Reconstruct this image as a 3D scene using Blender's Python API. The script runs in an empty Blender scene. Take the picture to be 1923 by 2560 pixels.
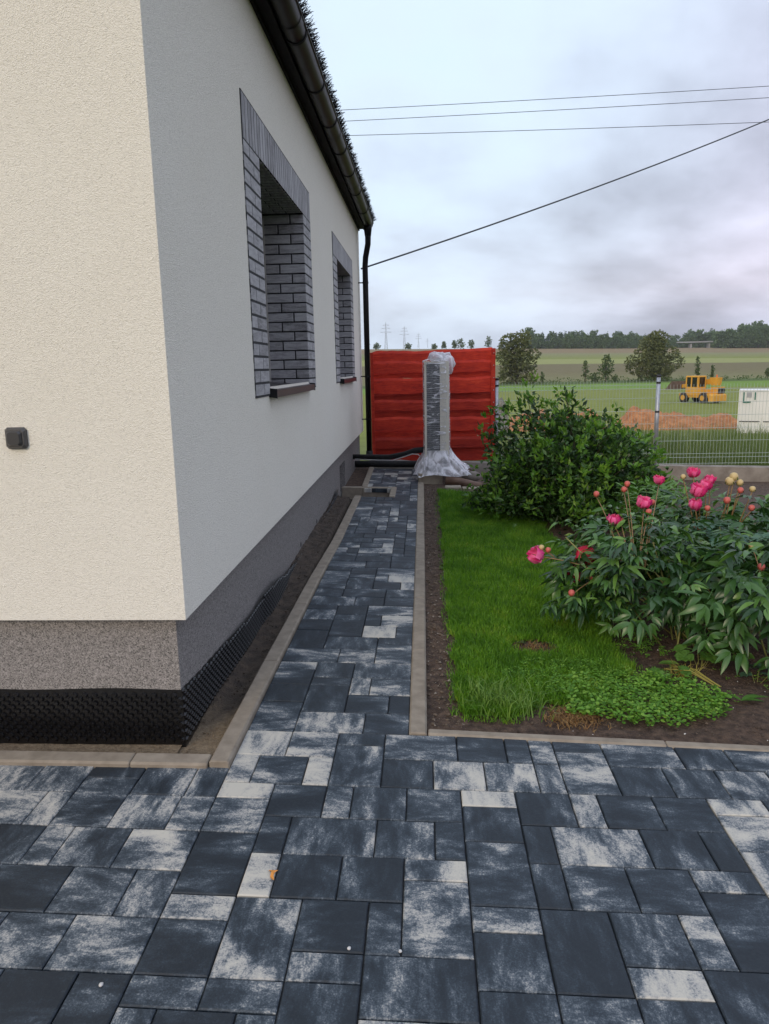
import bpy, math, random
import numpy as np
from mathutils import Vector, Matrix, noise as mnoise
random.seed(7)
rng = np.random.default_rng(11)
scene = bpy.context.scene
col = scene.collection
R = math.radians

# ------------------------------------------------------------------ camera
PP = (961.5, 1280.0); FPX = 1858.465
PITCH, ROLL, YAW = 0.19173, -0.02008, -0.05456
CAM = np.array([0.77512, -2.94515, 1.52692])
KX, KY = -0.02724, 0.01397            # fall of the paved plane
_cy, _sy = math.cos(YAW), math.sin(YAW)
FW = np.array([_sy*math.cos(PITCH), _cy*math.cos(PITCH), -math.sin(PITCH)])
_r0 = np.array([_cy, -_sy, 0.0]); _u0 = np.cross(_r0, FW)
RT = math.cos(ROLL)*_r0 + math.sin(ROLL)*_u0
UP = -math.sin(ROLL)*_r0 + math.cos(ROLL)*_u0
def at(x, y, Y):
    """point on the vertical plane at depth Y that was measured at photo pixel x, y"""
    d = RT*(x-PP[0])/FPX - UP*(y-PP[1])/FPX + FW
    return CAM + d*(Y-CAM[1])/d[1]
def atX(x, y, X):
    d = RT*(x-PP[0])/FPX - UP*(y-PP[1])/FPX + FW
    return CAM + d*(X-CAM[0])/d[0]
cd = bpy.data.cameras.new('camera'); cam = bpy.data.objects.new('camera', cd); col.objects.link(cam)
cd.sensor_fit = 'VERTICAL'; cd.sensor_height = 36.0; cd.lens = FPX/2560*36.0
cd.clip_start = 0.05; cd.clip_end = 9000
m = Matrix.Identity(4)
for i in range(3):
    m[i][0] = RT[i]; m[i][1] = UP[i]; m[i][2] = -FW[i]; m[i][3] = CAM[i]
cam.matrix_world = m
scene.camera = cam

# ------------------------------------------------------------------ sky, sun, exposure
SUN_EL, SUN_AZ = R(24), R(205)        # azimuth clockwise from +Y: behind the camera, to the left
world = bpy.data.worlds.new('World'); scene.world = world; world.use_nodes = True
nt = world.node_tree; nt.nodes.clear()
def N(t, typ, **kw):
    n = t.nodes.new(typ)
    for k, v in kw.items():
        if k.startswith('i_'): n.inputs[int(k[2:])].default_value = v
        else: setattr(n, k, v)
    return n
def math_(t, op, a, b=None, c=None, clamp=False):
    n = t.nodes.new('ShaderNodeMath'); n.operation = op; n.use_clamp = clamp
    for i, v in enumerate((a, b, c)):
        if v is None: continue
        if isinstance(v, (int, float)): n.inputs[i].default_value = v
        else: t.links.new(v, n.inputs[i])
    return n.outputs[0]
def ramp(t, fac, stops, interp='LINEAR'):
    n = t.nodes.new('ShaderNodeValToRGB'); n.color_ramp.interpolation = interp
    el = n.color_ramp.elements
    while len(el) < len(stops): el.new(0.5)
    for e, (p, c) in zip(el, stops):
        e.position = p; e.color = (c[0], c[1], c[2], 1) if hasattr(c, '__len__') else (c, c, c, 1)
    if fac is not None: t.links.new(fac, n.inputs[0])
    return n.outputs[0]
def mix(t, fac, a, b, blend='MIX'):
    n = t.nodes.new('ShaderNodeMix'); n.data_type = 'RGBA'; n.blend_type = blend
    for sock, v in ((n.inputs[0], fac), (n.inputs[6], a), (n.inputs[7], b)):
        if isinstance(v, (int, float)): sock.default_value = v
        elif hasattr(v, '__len__'): sock.default_value = (v[0], v[1], v[2], 1)
        else: t.links.new(v, sock)
    return n.outputs[2]
OPEN = RT*(930-PP[0])/FPX - UP*(120-PP[1])/FPX + FW     # where the cloud opens to pale blue
sky = N(nt, 'ShaderNodeTexSky'); sky.sky_type = 'NISHITA'; sky.sun_disc = False
sky.sun_elevation = SUN_EL; sky.sun_rotation = SUN_AZ; sky.dust_density = 2.0
tc = N(nt, 'ShaderNodeTexCoord')
sep = N(nt, 'ShaderNodeSeparateXYZ'); nt.links.new(tc.outputs['Generated'], sep.inputs[0])
zc = math_(nt, 'MAXIMUM', sep.outputs[2], 0.0)
den = math_(nt, 'ADD', zc, 0.34)
cx = math_(nt, 'DIVIDE', sep.outputs[0], den); cyy = math_(nt, 'DIVIDE', sep.outputs[1], den)
comb = N(nt, 'ShaderNodeCombineXYZ'); nt.links.new(cx, comb.inputs[0]); nt.links.new(cyy, comb.inputs[1])
n1 = N(nt, 'ShaderNodeTexNoise'); n1.inputs['Scale'].default_value = 1.15; n1.inputs['Detail'].default_value = 7; n1.inputs['Roughness'].default_value = 0.52; n1.inputs['Distortion'].default_value = 0.35
nt.links.new(comb.outputs[0], n1.inputs['Vector'])
n2 = N(nt, 'ShaderNodeTexNoise'); n2.inputs['Scale'].default_value = 3.4; n2.inputs['Detail'].default_value = 6; n2.inputs['Roughness'].default_value = 0.5
nt.links.new(comb.outputs[0], n2.inputs['Vector'])
mixn = math_(nt, 'ADD', math_(nt, 'MULTIPLY', n1.outputs[0], 0.7), math_(nt, 'MULTIPLY', n2.outputs[0], 0.3))
elev = ramp(nt, zc, [(0.0, (3.1, 3.35, 4.4)), (0.04, (3.9, 4.0, 5.1)), (0.09, (5.3, 4.95, 5.9)), (0.2, (4.8, 4.7, 5.75)), (0.35, (5.2, 5.3, 6.6)), (0.55, (5.8, 6.5, 8.2)), (1.0, (7.8, 8.7, 10.5))])
lum = ramp(nt, mixn, [(0.36, 0.56), (0.44, 0.78), (0.51, 1.06), (0.62, 1.55)])
cloud = mix(nt, 1.0, elev, lum, 'MULTIPLY')
vdot = N(nt, 'ShaderNodeVectorMath'); vdot.operation = 'DOT_PRODUCT'; nt.links.new(tc.outputs['Generated'], vdot.inputs[0]); vdot.inputs[1].default_value = tuple(OPEN/np.linalg.norm(OPEN))
gap = math_(nt, 'MULTIPLY', ramp(nt, vdot.outputs['Value'], [(0.86, 0.0), (1.0, 1.0)], 'EASE'), ramp(nt, mixn, [(0.36, 0.35), (0.58, 1.0)]))
cloud = mix(nt, gap, cloud, (5.9, 7.2, 8.4))
thin = ramp(nt, mixn, [(0.30, 0.94), (0.52, 0.9), (0.75, 0.82)])
skyc = mix(nt, thin, sky.outputs[0], cloud)
bg = N(nt, 'ShaderNodeBackground'); bg.inputs[1].default_value = 0.1
nt.links.new(skyc, bg.inputs[0])
wo = N(nt, 'ShaderNodeOutputWorld'); nt.links.new(bg.outputs[0], wo.inputs[0])
sd = bpy.data.lights.new('sun', 'SUN'); sd.energy = 1.1; sd.angle = R(22); sd.color = (1.0, 0.83, 0.60)
sun = bpy.data.objects.new('sun', sd); col.objects.link(sun)
sun.rotation_euler = (math.pi/2 - SUN_EL, 0, math.pi - SUN_AZ)
vs = scene.view_settings
vs.view_transform = 'Standard'; vs.look = 'None'; vs.gamma = 1; vs.use_curve_mapping = False; vs.exposure = 0.52

# ------------------------------------------------------------------ helpers
def wloc(o):
    v = Vector((0, 0, 0))
    while o is not None: v += o.location; o = o.parent
    return v
def tag(o, label=None, cat=None, group=None, kind=None):
    if label: o['label'] = label
    if cat: o['category'] = cat
    if group: o['group'] = group
    if kind: o['kind'] = kind
    return o
def empty(name, loc=(0, 0, 0), label=None, cat=None, group=None, kind=None):
    o = bpy.data.objects.new(name, None); col.objects.link(o); o.location = loc; o.empty_display_size = 0.1
    return tag(o, label, cat, group, kind)
def link(name, me, parent=None, loc=None, rot=None, color=None):
    o = bpy.data.objects.new(name, me); col.objects.link(o)
    if parent is not None: o.parent = parent
    if loc is not None: o.location = loc
    if rot is not None: o.rotation_euler = rot
    if color is not None: o.color = color
    return o
def mesh_np(name, V, F, mat=None, smooth=False):
    """V (n,3) array, F list of (m,k) index arrays"""
    me = bpy.data.meshes.new(name)
    V = np.asarray(V, dtype=np.float32)
    me.vertices.add(len(V)); me.vertices.foreach_set('co', V.ravel())
    if isinstance(F, np.ndarray): F = [F]
    starts, idx, s = [], [], 0
    for f in F:
        f = np.asarray(f, dtype=np.int32)
        k = f.shape[1]; starts.append(s + np.arange(len(f))*k); idx.append(f.ravel()); s += f.size
    idx = np.concatenate(idx); starts = np.concatenate(starts)
    me.loops.add(len(idx)); me.loops.foreach_set('vertex_index', idx)
    me.polygons.add(len(starts)); me.polygons.foreach_set('loop_start', starts.astype(np.int32))
    me.update(calc_edges=True)
    me.polygons.foreach_set('use_smooth', np.full(len(starts), bool(smooth), dtype=bool))
    if mat is not None: me.materials.append(mat)
    return me
class MB:
    def __init__(s): s.v = []; s.f = []
    def add(s, vs, fs):
        b = len(s.v); s.v += [tuple(map(float, p)) for p in vs]; s.f += [tuple(i+b for i in q) for q in fs]; return s
    def box(s, x0, x1, y0, y1, z0, z1):
        return s.hexa([(x0,y0,z0),(x1,y0,z0),(x1,y1,z0),(x0,y1,z0),(x0,y0,z1),(x1,y0,z1),(x1,y1,z1),(x0,y1,z1)])
    def hexa(s, p):
        return s.add(p, [(3,2,1,0),(4,5,6,7),(0,1,5,4),(1,2,6,5),(2,3,7,6),(3,0,4,7)])
    def bbox(s, x0, x1, y0, y1, z0, z1, b):
        """box with its top edges and corners chamfered all round"""
        rings = [(0,b,z0),(b*0+0,b,z0)]
        def ring(i, z): 
            return [(x0+i+b,y0+i,z),(x1-i-b,y0+i,z),(x1-i,y0+i+b,z),(x1-i,y1-i-b,z),(x1-i-b,y1-i,z),(x0+i+b,y1-i,z),(x0+i,y1-i-b,z),(x0+i,y0+i+b,z)]
        vs = ring(0, z0+0) + ring(0, z1-b) + ring(b*0.7, z1)
        fs = [tuple(reversed(range(8)))]
        for k in range(2):
            for i in range(8): fs.append((k*8+i, k*8+(i+1)%8, k*8+8+(i+1)%8, k*8+8+i))
        fs.append(tuple(range(16, 24)))
        return s.add(vs, fs)
    def tube(s, pts, r, n=8, cap=True):
        pts = [Vector(p) for p in pts]; rs = r if hasattr(r, '__len__') else [r]*len(pts)
        vs = []; prev = None
        for i, p in enumerate(pts):
            t = (pts[min(i+1, len(pts)-1)] - pts[max(i-1, 0)])
            t = t.normalized() if t.length > 1e-9 else Vector((0, 0, 1))
            a = prev if prev is not None else (Vector((0, 0, 1)) if abs(t.z) < 0.9 else Vector((1, 0, 0)))
            u = t.cross(a).normalized() if prev is None else (a - t*a.dot(t)).normalized()
            prev = u; w = t.cross(u)
            for k in range(n):
                an = 2*math.pi*k/n; vs.append(p + (u*math.cos(an) + w*math.sin(an))*rs[i])
        fs = []
        for i in range(len(pts)-1):
            for k in range(n): fs.append((i*n+k, i*n+(k+1)%n, (i+1)*n+(k+1)%n, (i+1)*n+k))
        if cap: fs += [tuple(reversed(range(n))), tuple(range((len(pts)-1)*n, len(pts)*n))]
        return s.add(vs, fs)
    def cyl(s, p0, p1, r, n=12, r1=None): return s.tube([p0, p1], [r, r if r1 is None else r1], n)
    def ball(s, c, rx, ry, rz, n=10, mseg=6, f=None):
        vs = []
        for i in range(mseg+1):
            th = math.pi*i/mseg
            for k in range(n):
                ph = 2*math.pi*k/n
                d = Vector((math.sin(th)*math.cos(ph), math.sin(th)*math.sin(ph), math.cos(th)))
                q = f(d) if f else 1.0
                vs.append((c[0]+d.x*rx*q, c[1]+d.y*ry*q, c[2]+d.z*rz*q))
        fs = []
        for i in range(mseg):
            for k in range(n): fs.append((i*n+k, (i+1)*n+k, (i+1)*n+(k+1)%n, i*n+(k+1)%n))
        return s.add(vs, fs)
    def mesh(s, name, mat=None, smooth=False, off=(0, 0, 0)):
        me = bpy.data.meshes.new(name)
        o = Vector(off)
        me.from_pydata([Vector(p)-o for p in s.v], [], s.f); me.update()
        if smooth: me.polygons.foreach_set('use_smooth', [True]*len(me.polygons))
        if mat is not None: me.materials.append(mat)
        return me
    def build(s, name, mat, parent=None, smooth=False, label=None, cat=None, group=None, kind=None, origin=None):
        off = wloc(parent) if parent is not None else Vector((0, 0, 0))
        if origin is not None: off = Vector(origin)
        o = link(name, s.mesh(name, mat, smooth, off), parent, (off - (wloc(parent) if parent is not None else Vector((0,0,0)))))
        return tag(o, label, cat, group, kind)
def build_np(name, V, F, mat, parent=None, smooth=False, **kw):
    off = np.array(wloc(parent)) if parent is not None else np.zeros(3)
    return tag(link(name, mesh_np(name, np.asarray(V)-off, F, mat, smooth), parent), **kw)
def fbm(x, y, z=0.0, o=3): return mnoise.fractal(Vector((x, y, z)), 1.0, 2.0, o)
def sstep(a, b, x):
    t = min(1.0, max(0.0, (x-a)/(b-a))); return t*t*(3-2*t)

# ------------------------------------------------------------------ materials
def new_mat(name):
    mt = bpy.data.materials.new(name); mt.use_nodes = True; t = mt.node_tree; t.nodes.clear()
    out = t.nodes.new('ShaderNodeOutputMaterial'); p = t.nodes.new('ShaderNodeBsdfPrincipled')
    t.links.new(p.outputs[0], out.inputs[0]); return mt, t, p, out
def coords(t, kind='Object', scale=(1, 1, 1), rnd=False):
    c = t.nodes.new('ShaderNodeTexCoord'); mp = t.nodes.new('ShaderNodeMapping'); mp.inputs['Scale'].default_value = scale
    v = c.outputs[kind]
    if rnd:
        oi = t.nodes.new('ShaderNodeObjectInfo'); sc = t.nodes.new('ShaderNodeVectorMath'); sc.operation = 'MULTIPLY_ADD'
        cmb = t.nodes.new('ShaderNodeCombineXYZ')
        for i in range(3): t.links.new(math_(t, 'MULTIPLY', oi.outputs['Random'], 37.0+11*i), cmb.inputs[i])
        sc.inputs[1].default_value = (1, 1, 1); t.links.new(v, sc.inputs[0]); t.links.new(cmb.outputs[0], sc.inputs[2]); v = sc.outputs[0]
    t.links.new(v, mp.inputs[0]); return mp.outputs[0]
def noise_(t, v, scale, detail=4, rough=0.55, dist=0.0):
    n = t.nodes.new('ShaderNodeTexNoise'); n.inputs['Scale'].default_value = scale; n.inputs['Detail'].default_value = detail
    n.inputs['Roughness'].default_value = rough; n.inputs['Distortion'].default_value = dist
    t.links.new(v, n.inputs['Vector']); return n.outputs[0]
def bump_(t, p, h, strength, dist):
    b = t.nodes.new('ShaderNodeBump'); b.inputs['Strength'].default_value = strength; b.inputs['Distance'].default_value = dist
    t.links.new(h, b.inputs['Height']); t.links.new(b.outputs[0], p.inputs['Normal']); return b
def simple(name, c0, c1=None, scale=6.0, rough=0.7, metal=0.0, bump=0.0, bscale=80.0, bdist=0.004, stretch=(1, 1, 1), detail=5, lo=0.35, hi=0.65, rnd=False, spec=0.5, coat=0.0):
    mt, t, p, out = new_mat(name)
    v = coords(t, 'Object', stretch, rnd)
    if c1 is None: c1 = c0
    t.links.new(ramp(t, noise_(t, v, scale, detail), [(lo, c0), (hi, c1)]), p.inputs['Base Color'])
    p.inputs['Roughness'].default_value = rough; p.inputs['Metallic'].default_value = metal
    p.inputs['Specular IOR Level'].default_value = spec; p.inputs['Coat Weight'].default_value = coat
    if bump > 0: bump_(t, p, noise_(t, v, bscale, 4), bump, bdist)
    return mt
def leaf_mat(name, stops, rough=0.5, trans=0.25, obj_random=False, patch=0.0, pscale=1.5, spec=0.4):
    mt, t, p, out = new_mat(name)
    if obj_random:
        oi = t.nodes.new('ShaderNodeObjectInfo'); geo = t.nodes.new('ShaderNodeNewGeometry')
        f = math_(t, 'FRACT', math_(t, 'ADD', oi.outputs['Random'], math_(t, 'MULTIPLY', geo.outputs['Random Per Island'], 0.45)))
    else:
        geo = t.nodes.new('ShaderNodeNewGeometry'); f = geo.outputs['Random Per Island']
    if patch > 0:
        n = noise_(t, coords(t), pscale, 3)
        f = math_(t, 'ADD', math_(t, 'MULTIPLY', f, 1-patch), math_(t, 'MULTIPLY', math_(t, 'MULTIPLY_ADD', n, 2.4, -0.7, clamp=True), patch))
    c = ramp(t, f, stops)
    t.links.new(c, p.inputs['Base Color']); p.inputs['Roughness'].default_value = rough; p.inputs['Specular IOR Level'].default_value = spec
    if trans > 0:
        tr = t.nodes.new('ShaderNodeBsdfTranslucent'); ms = t.nodes.new('ShaderNodeMixShader'); ms.inputs[0].default_value = trans
        t.links.new(mix(t, 1.0, c, (1.25, 1.35, 0.7), 'MULTIPLY'), tr.inputs[0])
        t.links.new(p.outputs[0], ms.inputs[1]); t.links.new(tr.outputs[0], ms.inputs[2]); t.links.new(ms.outputs[0], out.inputs[0])
    return mt
M = {}
# stucco: scratched grain render
def stucco():
    mt, t, p, out = new_mat('stucco'); v = coords(t)
    big = noise_(t, v, 1.1, 4)
    g = noise_(t, coords(t, 'Object', (1, 1, 1)), 95, 4, 0.65, 1.3)
    vor = t.nodes.new('ShaderNodeTexVoronoi'); vor.inputs['Scale'].default_value = 210; t.links.new(v, vor.inputs['Vector'])
    h = math_(t, 'ADD', g, math_(t, 'MULTIPLY', vor.outputs['Distance'], 0.5))
    base = ramp(t, big, [(0.3, (0.785, 0.75, 0.655)), (0.7, (0.81, 0.78, 0.69))])
    pit = ramp(t, g, [(0.3, 0.80), (0.5, 1.0)])
    t.links.new(mix(t, 1.0, base, pit, 'MULTIPLY'), p.inputs['Base Color'])
    p.inputs['Roughness'].default_value = 0.92; p.inputs['Specular IOR Level'].default_value = 0.2
    bump_(t, p, h, 0.9, 0.0045); return mt
M['stucco'] = stucco()
def plinth_mat():
    mt, t, p, out = new_mat('mosaic_plaster'); v = coords(t)
    vor = t.nodes.new('ShaderNodeTexVoronoi'); vor.inputs['Scale'].default_value = 250; t.links.new(v, vor.inputs['Vector'])
    sp = t.nodes.new('ShaderNodeSeparateColor'); t.links.new(vor.outputs['Color'], sp.inputs[0])
    c = ramp(t, sp.outputs[0], [(0.0, (0.070, 0.066, 0.063)), (0.18, (0.12, 0.112, 0.106)), (0.3, (0.20, 0.187, 0.177)), (0.7, (0.245, 0.228, 0.216)), (0.9, (0.33, 0.308, 0.292))])
    c = mix(t, 1.0, c, ramp(t, noise_(t, v, 60, 3), [(0.3, 0.85), (0.7, 1.12)]), 'MULTIPLY')
    t.links.new(c, p.inputs['Base Color']); p.inputs['Roughness'].default_value = 0.75
    bump_(t, p, vor.outputs['Distance'], 0.5, 0.003); return mt
M['plinth'] = plinth_mat()
def paver_mat():
    mt, t, p, out = new_mat('mottled_concrete')
    oi = t.nodes.new('ShaderNodeObjectInfo'); oc = t.nodes.new('ShaderNodeSeparateColor'); t.links.new(oi.outputs['Color'], oc.inputs[0])
    light, direc, seed = oc.outputs[0], oc.outputs[1], oi.outputs['Random']
    tcn = t.nodes.new('ShaderNodeTexCoord'); sx = t.nodes.new('ShaderNodeSeparateXYZ'); t.links.new(tcn.outputs['Object'], sx.inputs[0])
    a = t.nodes.new('ShaderNodeMix'); a.data_type = 'FLOAT'; t.links.new(direc, a.inputs[0]); t.links.new(sx.outputs[0], a.inputs[2]); t.links.new(sx.outputs[1], a.inputs[3])
    b = t.nodes.new('ShaderNodeMix'); b.data_type = 'FLOAT'; t.links.new(direc, b.inputs[0]); t.links.new(sx.outputs[1], b.inputs[2]); t.links.new(sx.outputs[0], b.inputs[3])
    cmb = t.nodes.new('ShaderNodeCombineXYZ')
    t.links.new(math_(t, 'ADD', math_(t, 'MULTIPLY', a.outputs[0], 0.3), math_(t, 'MULTIPLY', seed, 91.0)), cmb.inputs[0])
    t.links.new(math_(t, 'ADD', b.outputs[0], math_(t, 'MULTIPLY', seed, 53.0)), cmb.inputs[1])
    t.links.new(math_(t, 'MULTIPLY', seed, 29.0), cmb.inputs[2])
    streak = noise_(t, cmb.outputs[0], 17, 7, 0.68, 0.3)
    cm2 = t.nodes.new('ShaderNodeCombineXYZ')
    t.links.new(math_(t, 'ADD', math_(t, 'MULTIPLY', a.outputs[0], 0.55), math_(t, 'MULTIPLY', seed, 31.0)), cm2.inputs[0]); t.links.new(math_(t, 'ADD', b.outputs[0], math_(t, 'MULTIPLY', seed, 17.0)), cm2.inputs[1])
    blotch = noise_(t, cm2.outputs[0], 6.5, 8, 0.66, 0.5)
    grain = noise_(t, tcn.outputs['Object'], 190, 3, 0.75)
    grain2 = noise_(t, tcn.outputs['Object'], 75, 4, 0.65)
    f = math_(t, 'ADD', math_(t, 'MULTIPLY', math_(t, 'SUBTRACT', streak, 0.5), 1.05), math_(t, 'MULTIPLY_ADD', math_(t, 'SUBTRACT', blotch, 0.5), 1.9, 0.475))
    f = math_(t, 'ADD', f, math_(t, 'MULTIPLY', math_(t, 'SUBTRACT', light, 0.48), 0.66))
    f = math_(t, 'ADD', f, math_(t, 'MULTIPLY', math_(t, 'SUBTRACT', grain, 0.5), 0.72))
    f = math_(t, 'ADD', f, math_(t, 'MULTIPLY', math_(t, 'SUBTRACT', grain2, 0.5), 0.55))
    c = ramp(t, f, [(0.12, (0.010, 0.016, 0.023)), (0.36, (0.023, 0.034, 0.046)), (0.52, (0.062, 0.080, 0.098)), (0.62, (0.15, 0.168, 0.182)), (0.75, (0.345, 0.34, 0.318)), (0.95, (0.47, 0.45, 0.39))])
    t.links.new(c, p.inputs['Base Color'])
    t.links.new(ramp(t, grain2, [(0.3, 0.52), (0.7, 0.68)]), p.inputs['Roughness']); p.inputs['Specular IOR Level'].default_value = 0.42
    bump_(t, p, math_(t, 'ADD', grain, grain2), 0.35, 0.0018); return mt
M['paver'] = paver_mat()
M['joint'] = simple('joint_sand', (0.018, 0.018, 0.020), (0.04, 0.038, 0.036), 40, 0.95)
M['kerb'] = simple('kerb_concrete', (0.195, 0.162, 0.122), (0.27, 0.23, 0.178), 14, 0.85, bump=0.5, bscale=220, bdist=0.002, rnd=True)
M['soil'] = simple('soil', (0.036, 0.021, 0.014), (0.115, 0.073, 0.048), 26, 0.95, bump=1.0, bscale=90, bdist=0.02, detail=8)
def strip_mat():
    mt = simple('strip_soil', (0.032, 0.023, 0.017), (0.085, 0.062, 0.043), 16, 0.95, bump=1.0, bscale=110, bdist=0.014, detail=8)
    t = mt.node_tree; p = [n for n in t.nodes if n.type == 'BSDF_PRINCIPLED'][0]; cc = p.inputs['Base Color'].links[0].from_socket
    tcn = t.nodes.new('ShaderNodeTexCoord'); sx = t.nodes.new('ShaderNodeSeparateXYZ'); t.links.new(tcn.outputs['Object'], sx.inputs[0])
    wob = math_(t, 'ADD', sx.outputs[1], math_(t, 'MULTIPLY', noise_(t, tcn.outputs['Object'], 14, 4), 0.5))
    sandc = ramp(t, noise_(t, tcn.outputs['Object'], 60, 6), [(0.3, (0.13, 0.092, 0.055)), (0.7, (0.25, 0.19, 0.12))])
    t.links.new(mix(t, ramp(t, wob, [(0.25, 0.0), (0.55, 1.0)]), sandc, cc), p.inputs['Base Color']); return mt
M['strip'] = strip_mat()
M['soil_strip'] = simple('dry_soil', (0.050, 0.036, 0.025), (0.125, 0.092, 0.062), 16, 0.95, bump=1.0, bscale=110, bdist=0.014, detail=8)
M['membrane'] = simple('black_plastic', (0.003, 0.003, 0.0035), (0.006, 0.006, 0.007), 30, 0.28, spec=0.5)
M['dark_metal'] = simple('anthracite_metal', (0.0045, 0.004, 0.0048), (0.008, 0.007, 0.008), 9, 0.42, spec=0.2)
M['dark_soffit'] = simple('dark_soffit', (0.005, 0.0045, 0.006), (0.009, 0.008, 0.010), 9, 0.7, spec=0.15)
M['bristle'] = simple('bristle_plastic', (0.006, 0.006, 0.007), None, 9, 0.6, spec=0.2)
M['brick'] = None
def brick_mat():
    mt, t, p, out = new_mat('grey_clinker')
    oi = t.nodes.new('ShaderNodeObjectInfo'); oc = t.nodes.new('ShaderNodeSeparateColor'); t.links.new(oi.outputs['Color'], oc.inputs[0])
    tcn = t.nodes.new('ShaderNodeTexCoord'); sx = t.nodes.new('ShaderNodeSeparateXYZ'); t.links.new(tcn.outputs['Object'], sx.inputs[0])
    cmb = t.nodes.new('ShaderNodeCombineXYZ'); sd_ = oi.outputs['Random']
    k = oc.outputs[1]      # 1 = stands upright
    for i, o_ in enumerate((sx.outputs[0], sx.outputs[1])):
        t.links.new(math_(t, 'ADD', math_(t, 'MULTIPLY', o_, math_(t, 'MULTIPLY_ADD', k, 0.8, 0.2)), math_(t, 'MULTIPLY', sd_, 41.0+9*i)), cmb.inputs[i])
    t.links.new(math_(t, 'ADD', math_(t, 'MULTIPLY', sx.outputs[2], math_(t, 'MULTIPLY_ADD', k, -0.8, 1.0)), math_(t, 'MULTIPLY', sd_, 23.0)), cmb.inputs[2])
    n = noise_(t, cmb.outputs[0], 45, 5, 0.6, 0.6)
    g = noise_(t, tcn.outputs['Object'], 160, 3)
    f = math_(t, 'ADD', math_(t, 'ADD', math_(t, 'MULTIPLY', n, 0.75), math_(t, 'MULTIPLY', g, 0.25)), math_(t, 'MULTIPLY', math_(t, 'SUBTRACT', oc.outputs[0], 0.5), 0.28))
    c = ramp(t, f, [(0.28, (0.15, 0.146, 0.148)), (0.43, (0.27, 0.265, 0.272)), (0.55, (0.355, 0.35, 0.36)), (0.74, (0.46, 0.455, 0.46))])
    t.links.new(c, p.inputs['Base Color']); p.inputs['Roughness'].default_value = 0.72
    bump_(t, p, f, 0.5, 0.006); return mt
M['brick'] = brick_mat()
M['mortar'] = simple('dark_mortar', (0.020, 0.020, 0.022), (0.034, 0.034, 0.036), 60, 0.95, bump=0.4, bscale=200)
M['frame'] = simple('dark_frame', (0.008, 0.008, 0.009), None, 5, 0.55, spec=0.2)
M['sill'] = simple('brown_aluminium', (0.034, 0.028, 0.030), (0.042, 0.034, 0.036), 8, 0.35, metal=0.2)
M['seal'] = simple('pale_seal', (0.42, 0.40, 0.37), None, 5, 0.5)
def glass():
    mt, t, p, out = new_mat('window_glass'); p.inputs['Base Color'].default_value = (0.012, 0.014, 0.016, 1)
    p.inputs['Roughness'].default_value = 0.03; p.inputs['Specular IOR Level'].default_value = 0.8; return mt
M['glass'] = glass()
def red_wood():
    mt, t, p, out = new_mat('red_stained_wood'); v = coords(t, 'Object', (0.12, 1, 1), True)
    g = noise_(t, v, 42, 6, 0.65, 1.4); k = noise_(t, coords(t, 'Object', (0.8, 1, 1), True), 6, 4)
    f = math_(t, 'ADD', math_(t, 'MULTIPLY', g, 0.6), math_(t, 'MULTIPLY', k, 0.4))
    t.links.new(ramp(t, f, [(0.28, (0.11, 0.008, 0.006)), (0.42, (0.40, 0.024, 0.013)), (0.58, (0.56, 0.042, 0.018)), (0.74, (0.72, 0.115, 0.048))]), p.inputs['Base Color'])
    oi = t.nodes.new('ShaderNodeObjectInfo'); cc = p.inputs['Base Color'].links[0].from_socket
    t.links.new(mix(t, 1.0, cc, ramp(t, oi.outputs['Random'], [(0.0, 0.62), (1.0, 1.22)]), 'MULTIPLY'), p.inputs['Base Color'])
    p.inputs['Roughness'].default_value = 0.68; p.inputs['Specular IOR Level'].default_value = 0.25; bump_(t, p, f, 0.9, 0.015); return mt
M['red'] = red_wood()
M['galv'] = simple('galvanised_steel', (0.30, 0.32, 0.35), (0.42, 0.44, 0.47), 20, 0.45, metal=0.6)
M['wire'] = simple('grey_green_wire', (0.42, 0.48, 0.45), None, 5, 0.5, metal=0.3)
M['concrete'] = simple('weathered_concrete', (0.17, 0.145, 0.12), (0.27, 0.24, 0.205), 5, 0.9, bump=0.6, bscale=60, bdist=0.008)
M['block'] = simple('pale_concrete_block', (0.21, 0.175, 0.13), (0.31, 0.265, 0.20), 9, 0.9, bump=0.6, bscale=90, bdist=0.005)
M['clay'] = simple('brown_clay', (0.10, 0.055, 0.035), (0.17, 0.10, 0.065), 10, 0.65)
M['casing'] = simple('cream_casing', (0.55, 0.52, 0.44), (0.62, 0.59, 0.51), 5, 0.4)
M['coil'] = simple('dark_coil', (0.008, 0.009, 0.011), (0.022, 0.024, 0.028), 60, 0.45)
M['foam'] = simple('black_foam', (0.008, 0.008, 0.009), (0.013, 0.013, 0.014), 30, 0.75)
M['white_cable'] = simple('white_cable', (0.6, 0.6, 0.6), None, 5, 0.5)
M['cable'] = simple('overhead_cable', (0.05, 0.055, 0.065), None, 5, 0.6)
def plastic():
    mt, t, p, out = new_mat('plastic_film'); v = coords(t)
    n = noise_(t, coords(t, 'Object', (.45, .45, 2.2)), 9, 6, 0.65, 1.6)
    p.inputs['Base Color'].default_value = (0.90, 0.90, 0.93, 1); p.inputs['Roughness'].default_value = 0.2
    bump_(t, p, n, 1.0, 0.05)
    tr = t.nodes.new('ShaderNodeBsdfTransparent'); ms = t.nodes.new('ShaderNodeMixShader')
    lw = t.nodes.new('ShaderNodeLayerWeight'); lw.inputs[0].default_value = 0.45
    fac = math_(t, 'ADD', ramp(t, n, [(0.45, 0.05), (0.55, 0.17), (0.61, 0.85)]), math_(t, 'MULTIPLY', lw.outputs['Facing'], 0.22), clamp=True)
    t.links.new(fac, ms.inputs[0]); t.links.new(tr.outputs[0], ms.inputs[1]); t.links.new(p.outputs[0], ms.inputs[2]); t.links.new(ms.outputs[0], out.inputs[0]); return mt
M['plastic'] = plastic()
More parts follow.
